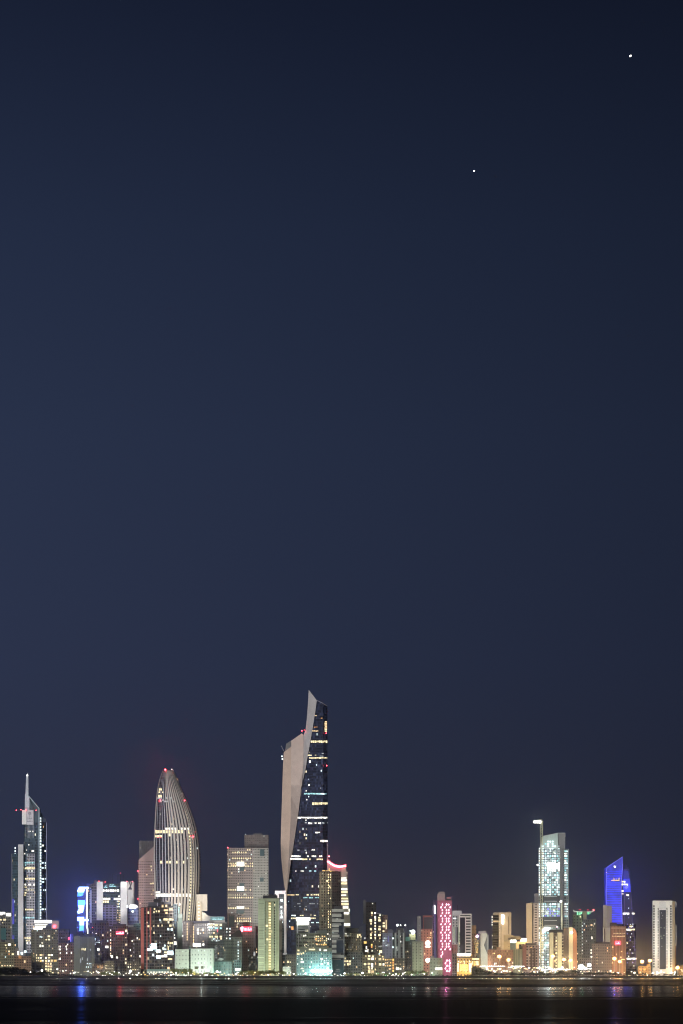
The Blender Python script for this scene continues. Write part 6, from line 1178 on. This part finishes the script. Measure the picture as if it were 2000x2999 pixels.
for px, py, lb in ((1462, 2801, 'tallest orange car park lamp, in front of the long brick block'), (1489, 2811, 'orange car park lamp in front of the green grey louvred block'), (1619, 2800, 'orange car park lamp against the leftmost cream fin'), (1651, 2810, 'orange car park lamp against the brown wall between cream fins'), (1671, 2812, 'orange car park lamp against the last cream fin'), (1799, 2807, 'orange mast lamp before the reddish brown block'), (1815, 2816, 'shorter orange mast lamp before the reddish brown block'), (1880, 2816, 'orange mast lamp standing alone over the low pavilion'), (1903, 2813, 'orange mast lamp just left of the white tower'), (1984, 2834, 'orange mast lamp right of the white tower')):
    street_lamp(px, py, 3075 if px < 1700 else 3110, 'sodium', 2.5, lb, 'orange mast lamps', (SOD, 3.6, 22), arm=1.6, r0=.4, beam=14000)
street_lamp(1732, 2802, 3080, 'white', 1.3, 'slim cream lit mast before the dark green crowned tower', None, ((1, .95, .8), .8, 14), 'lamp_mast', 0, .5)
street_lamp(1725, 2826, 3085, 'bwhite', 2.6, 'dazzling white lamp left of the slim cream mast', None, ((1, 1, 1), 1.6, 14), beam=4000); street_lamp(1702, 2832, 3085, 'bwhite', 4.2, 'broad glaring white lamp in the yard below the green crowned tower', None, ((1, 1, 1), 2.4, 16), beam=9000); street_lamp(1714, 2836, 3082, 'bwhite', 2.4, 'smaller white lamp next to the broad glaring yard lamp', None)
for px, py, s, lb, c in ((123, 2842, 3.4, 'dazzling white lamp behind the left wooded mound', (1, 1, .9)), (168, 2838, 2.6, 'tall white lamp rising at the right end of the wooded mound', (1, 1, .9)), (288, 2848, 2.6, 'round white lamp left of the yellow lit trees', (1, .95, .8)), (382, 2843, 3.6, 'broad white lamp below the dark block with the red sign', (1, 1, .8)), (525, 2849, 3.2, 'white lamp at the foot of the pale green hall', (1, 1, .85)), (636, 2846, 4.2, 'pale turquoise glaring floodlight beside the teal low block', (.7, 1, 1)), (696, 2848, 2.6, 'white lamp below the grey green block', (1, 1, .9)), (1009, 2851, 3.4, 'white lamp right of the striped tower', (1, 1, .85)), (1061, 2849, 3.2, 'white lamp below the yellow window apartments', (.9, 1, .9)), (1122, 2850, 5.0, 'largest glaring yellow white lamp on the green promenade', (1, 1, .75)), (1187, 2850, 5.0, 'glaring white green lamp on the promenade below the dim grey block', (.85, 1, .9)), (815, 2850, 4.0, 'broad white lamp below the green block', (1, 1, .85)), (895, 2851, 3.2, 'white lamp left of the dazzling floodlit glass block', (.9, 1, 1)), (1858, 2849, 3.0, 'white lamp at the foot of the blue tower', (1, 1, 1)), (1936, 2845, 2.8, 'white lamp in front of the white tower', (1, .95, .8)), (1976, 2848, 3.0, 'white lamp right of the white tower base', (1, 1, .9)), (1925, 2850, 3.4, 'wide white lamp left of the white tower base', (1, .95, .8))):
    street_lamp(px, py, 3056, 'bwhite', s * .4, lb, None, (c, 2.6, 9), 'flood_lamp', 0, .2, s * 1100)
def canopy(name, x0, x1, py, Y, n, key, label, cat='canopy', mat=None):
    a, c = at(x0, py, Y), at(x1, py, Y); o = Vector(((a.x + c.x) / 2, Y, LAND)); t = root(name, o, label, cat)
    bm = bmesh.new(); box_into(bm, (a.x, Y - 2.5, a.z - .2), (c.x, Y + 2.5, a.z + .15)); mesh_obj('roof', bm, mat or plain((.6, .6, .58), .6), t, o)
    for i in range(n):
        x = a.x + (c.x - a.x) * (i + .5) / n
        bm = bmesh.new(); tube_into(bm, [(x, Y, LAND), (x, Y, a.z - .2)], .15); mesh_obj('post', bm, STEEL, t, o)
        q = bpy.data.objects.new('strip_lamp', cube_mesh(key)); q.scale = ((c.x - a.x) / n * .62, .5, .9); q.location = Vector((x, Y - 2.7, a.z - .3)) - o; link(q, t)
    lamp(Vector((0, -6, a.z - LAND + 1)), PAL[key][0], 1.3, 12, 1, t)
canopy('parking_canopy', 1404, 1478, 2829, 3120, 14, 'bwhite', 'long car park canopy with a row of white lamps below the brick block')
canopy('parking_canopy', 1496, 1536, 2829, 3118, 7, 'bwhite', 'short car park canopy with white lamps below the louvred block')
canopy('market_canopy', 1592, 1664, 2838, 3095, 8, 'bwhite', 'glaring white awning below the block with cream fins', mat=plain((.35, .32, .5), .6))
canopy('market_canopy', 1690, 1732, 2836, 3098, 5, 'bwhite', 'white lit awning right of the cream fins, beside the yard lamps')
canopy('market_canopy', 430, 505, 2846, 3062, 9, 'white', 'white lit awning at the foot of the coral striped block')
# dazzling bank of lamps at the foot of the glass block
for i, x in enumerate((914, 922, 930, 938, 946, 954, 962, 970)): street_lamp(x, 2843 + (i % 2), 3128, 'fwhite', 1.9, 'white turquoise floodlight in the dazzling bank before the low glass block', 'bank of floodlights at the glass block', None, 'flood_lamp', 0, .2)
def lamps(xs, step, y0, y1, keys, lab, grp, lit_every=5, E=1.0, size=(.5, 1.05)):
    x = xs[0]; i = 0
    while x < xs[1]:
        key = tr.choice(keys); s = tr.uniform(*size); rgb = PAL[key][0]
        street_lamp(x, tr.uniform(y0, y1), tr.uniform(3026, 3058), key, s, lab, grp, (rgb, E * 3.5, 9) if i % lit_every == 0 else None, 'promenade_lamp', 0, .08)
        x += step * tr.uniform(.5, 1.5); i += 1
lamps((20, 216), 12, 2842, 2851, ['white', 'bwhite', 'yel'], 'small white or yellow lamp showing through the left wooded mound', 'lamps behind the left mound', 4)
lamps((216, 425), 6.5, 2844, 2858, ['white', 'yel', 'bwhite', 'white'], 'small promenade lamp below the dark brown blocks at the left', 'promenade lamps below the dark brown blocks', 5)
lamps((425, 640), 5.5, 2848, 2859, ['white', 'yel', 'warm', 'gold', 'bwhite'], 'small gold or white promenade lamp below the pale green hall', 'promenade lamps below the pale green hall', 5, 1.3)
lamps((640, 860), 5.5, 2847, 2858, ['white', 'yel', 'gold', 'bwhite'], 'small promenade lamp between the teal low block and the white kiosk', 'promenade lamps below the green block', 5, 1.2)
lamps((860, 1010), 5.5, 2850, 2859, ['white', 'cool', 'bwhite'], 'small white promenade lamp below the low glass block', 'promenade lamps below the glass block', 6)
lamps((1010, 1270), 5, 2850, 2860, ['green', 'white', 'bwhite', 'pale', 'yel'], 'small green or white promenade lamp along the vivid green trees', 'promenade lamps along the green trees', 4, 1.4)
lamps((1425, 1690), 3.0, 2832, 2848, ['bwhite', 'white', 'warm', 'yel'], 'small car park lamp behind the dark tree row', 'car park lamps behind the tree row', 6, 1.0, (.6, 1.3))
lamps((1700, 2000), 6.5, 2843, 2858, ['white', 'warm', 'bwhite', 'dim', 'yel'], 'small lamp on the shore road below the blue and white towers', 'lamps below the blue and white towers', 6, .9)
lamps((1400, 1700), 26, 2855, 2858, ['dim', 'dimw'], 'faint lamp low on the dark bank before the tree row', 'faint lamps on the dark bank', 99, 1, (.3, .5))

# ------------------------------------------------------------------ two bright stars, air, light, camera
for px, py, rr2, lb in ((1846, 164, 2.9, 'larger white star high in the upper corner of the night sky'), (1388, 501, 2.0, 'smaller white star lower in the empty night sky')):
    s = bpy.data.objects.new('star', ball_mesh('bwhite')); s.location = at(px, py, 24000); k = mpp(24000); s.scale = (rr2 * k * 1.25, rr2 * k, rr2 * k * .8); s.rotation_euler = (0, -.6, 0); link(s); tag(s, lb, 'star')

w = bpy.data.worlds.new('World'); SC.world = w; w.use_nodes = True
n, l = w.node_tree.nodes, w.node_tree.links
bg = n['Background']
SUN_EL, SUN_AZ = math.radians(24), math.radians(205)
sky = n.new('ShaderNodeTexSky'); sky.sky_type = 'NISHITA'; sky.sun_disc = False; sky.sun_elevation = math.radians(-5); sky.sun_rotation = SUN_AZ
tc = n.new('ShaderNodeTexCoord'); sp = n.new('ShaderNodeSeparateXYZ'); l.new(tc.outputs['Generated'], sp.inputs[0])
# night sky: darker overhead, a faint violet city glow towards the horizon, clearer to the west (left)
cr = n.new('ShaderNodeValToRGB'); e = cr.color_ramp.elements
stops = [(0.0, (.0215, .0240, .0405)), (.05, (.0205, .0250, .0470)), (.13, (.0188, .0256, .0535)), (.22, (.0168, .0245, .0520)), (.30, (.0128, .0195, .0430)), (.38, (.0072, .0110, .0260)), (.7, (.004, .0065, .016))]
e[0].position, e[0].color = stops[0][0], (*stops[0][1], 1); e[1].position, e[1].color = stops[-1][0], (*stops[-1][1], 1)
for p_, c_ in stops[1:-1]:
    q = e.new(p_); q.color = (*c_, 1)
l.new(sp.outputs[2], cr.inputs[0])
az = n.new('ShaderNodeMapRange'); az.inputs[1].default_value = -.15; az.inputs[2].default_value = .15; az.inputs[3].default_value = 1.14; az.inputs[4].default_value = .66; l.new(sp.outputs[0], az.inputs[0])
mx = n.new('ShaderNodeMix'); mx.data_type = 'RGBA'; mx.blend_type = 'MULTIPLY'; mx.inputs[0].default_value = 1; l.new(cr.outputs[0], mx.inputs[6]); l.new(az.outputs[0], mx.inputs[7])
l.new(mx.outputs[2], bg.inputs[0]); bg.inputs[1].default_value = 1.0
bg2 = n.new('ShaderNodeBackground'); l.new(sky.outputs[0], bg2.inputs[0]); bg2.inputs[1].default_value = .05
add = n.new('ShaderNodeAddShader'); l.new(bg.outputs[0], add.inputs[0]); l.new(bg2.outputs[0], add.inputs[1]); l.new(add.outputs[0], n['World Output'].inputs[0])

sd = bpy.data.lights.new('sun', 'SUN'); sd.energy = 1.45; sd.angle = math.radians(25); sd.color = (.98, .98, 1)
so = bpy.data.objects.new('sun', sd); link(so)   # added broad fill from behind the camera that lights the facades
so.rotation_euler = Vector((.42, 1, -.45)).to_track_quat('-Z', 'Y').to_euler()

cd = bpy.data.cameras.new('camera'); cd.sensor_fit = 'HORIZONTAL'; cd.sensor_width = 36; cd.lens = 36 * F / 2000
cd.shift_y = (HZ - 1499.5) / 2000; cd.clip_start = 1; cd.clip_end = 60000
co = bpy.data.objects.new('camera', cd); co.location = (0, 0, EYE); co.rotation_euler = (math.radians(90), 0, 0); link(co); SC.camera = co
SC.view_settings.view_transform = 'Standard'; SC.view_settings.look = 'None'; SC.view_settings.exposure = .2; SC.view_settings.gamma = 1
SC.cycles.use_denoising = True; SC.cycles.filter_width = 1.1; SC.cycles.sample_clamp_indirect = 3; SC.cycles.max_bounces = 6; SC.cycles.diffuse_bounces = 2; SC.cycles.glossy_bounces = 3
SC.cycles.use_light_tree = True; SC.cycles.caustics_reflective = False


# thin haze added for halos: one even box round the bay and the city
bm = bmesh.new(); box_into(bm, (-9200, -400, -3), (9200, 14200, 470))
m, n, l = new_mat('night_air'); n.remove(n['Principled BSDF'])
v = n.new('ShaderNodeVolumePrincipled'); v.inputs['Color'].default_value = (.93, .95, 1, 1); v.inputs['Density'].default_value = 3.2e-5; v.inputs['Anisotropy'].default_value = .978
l.new(v.outputs[0], n['Material Output'].inputs['Volume'])
hz = mesh_obj('haze', bm, m); hz['kind'] = 'stuff'; hz['label'] = 'thin hazy night air over the bay and city'
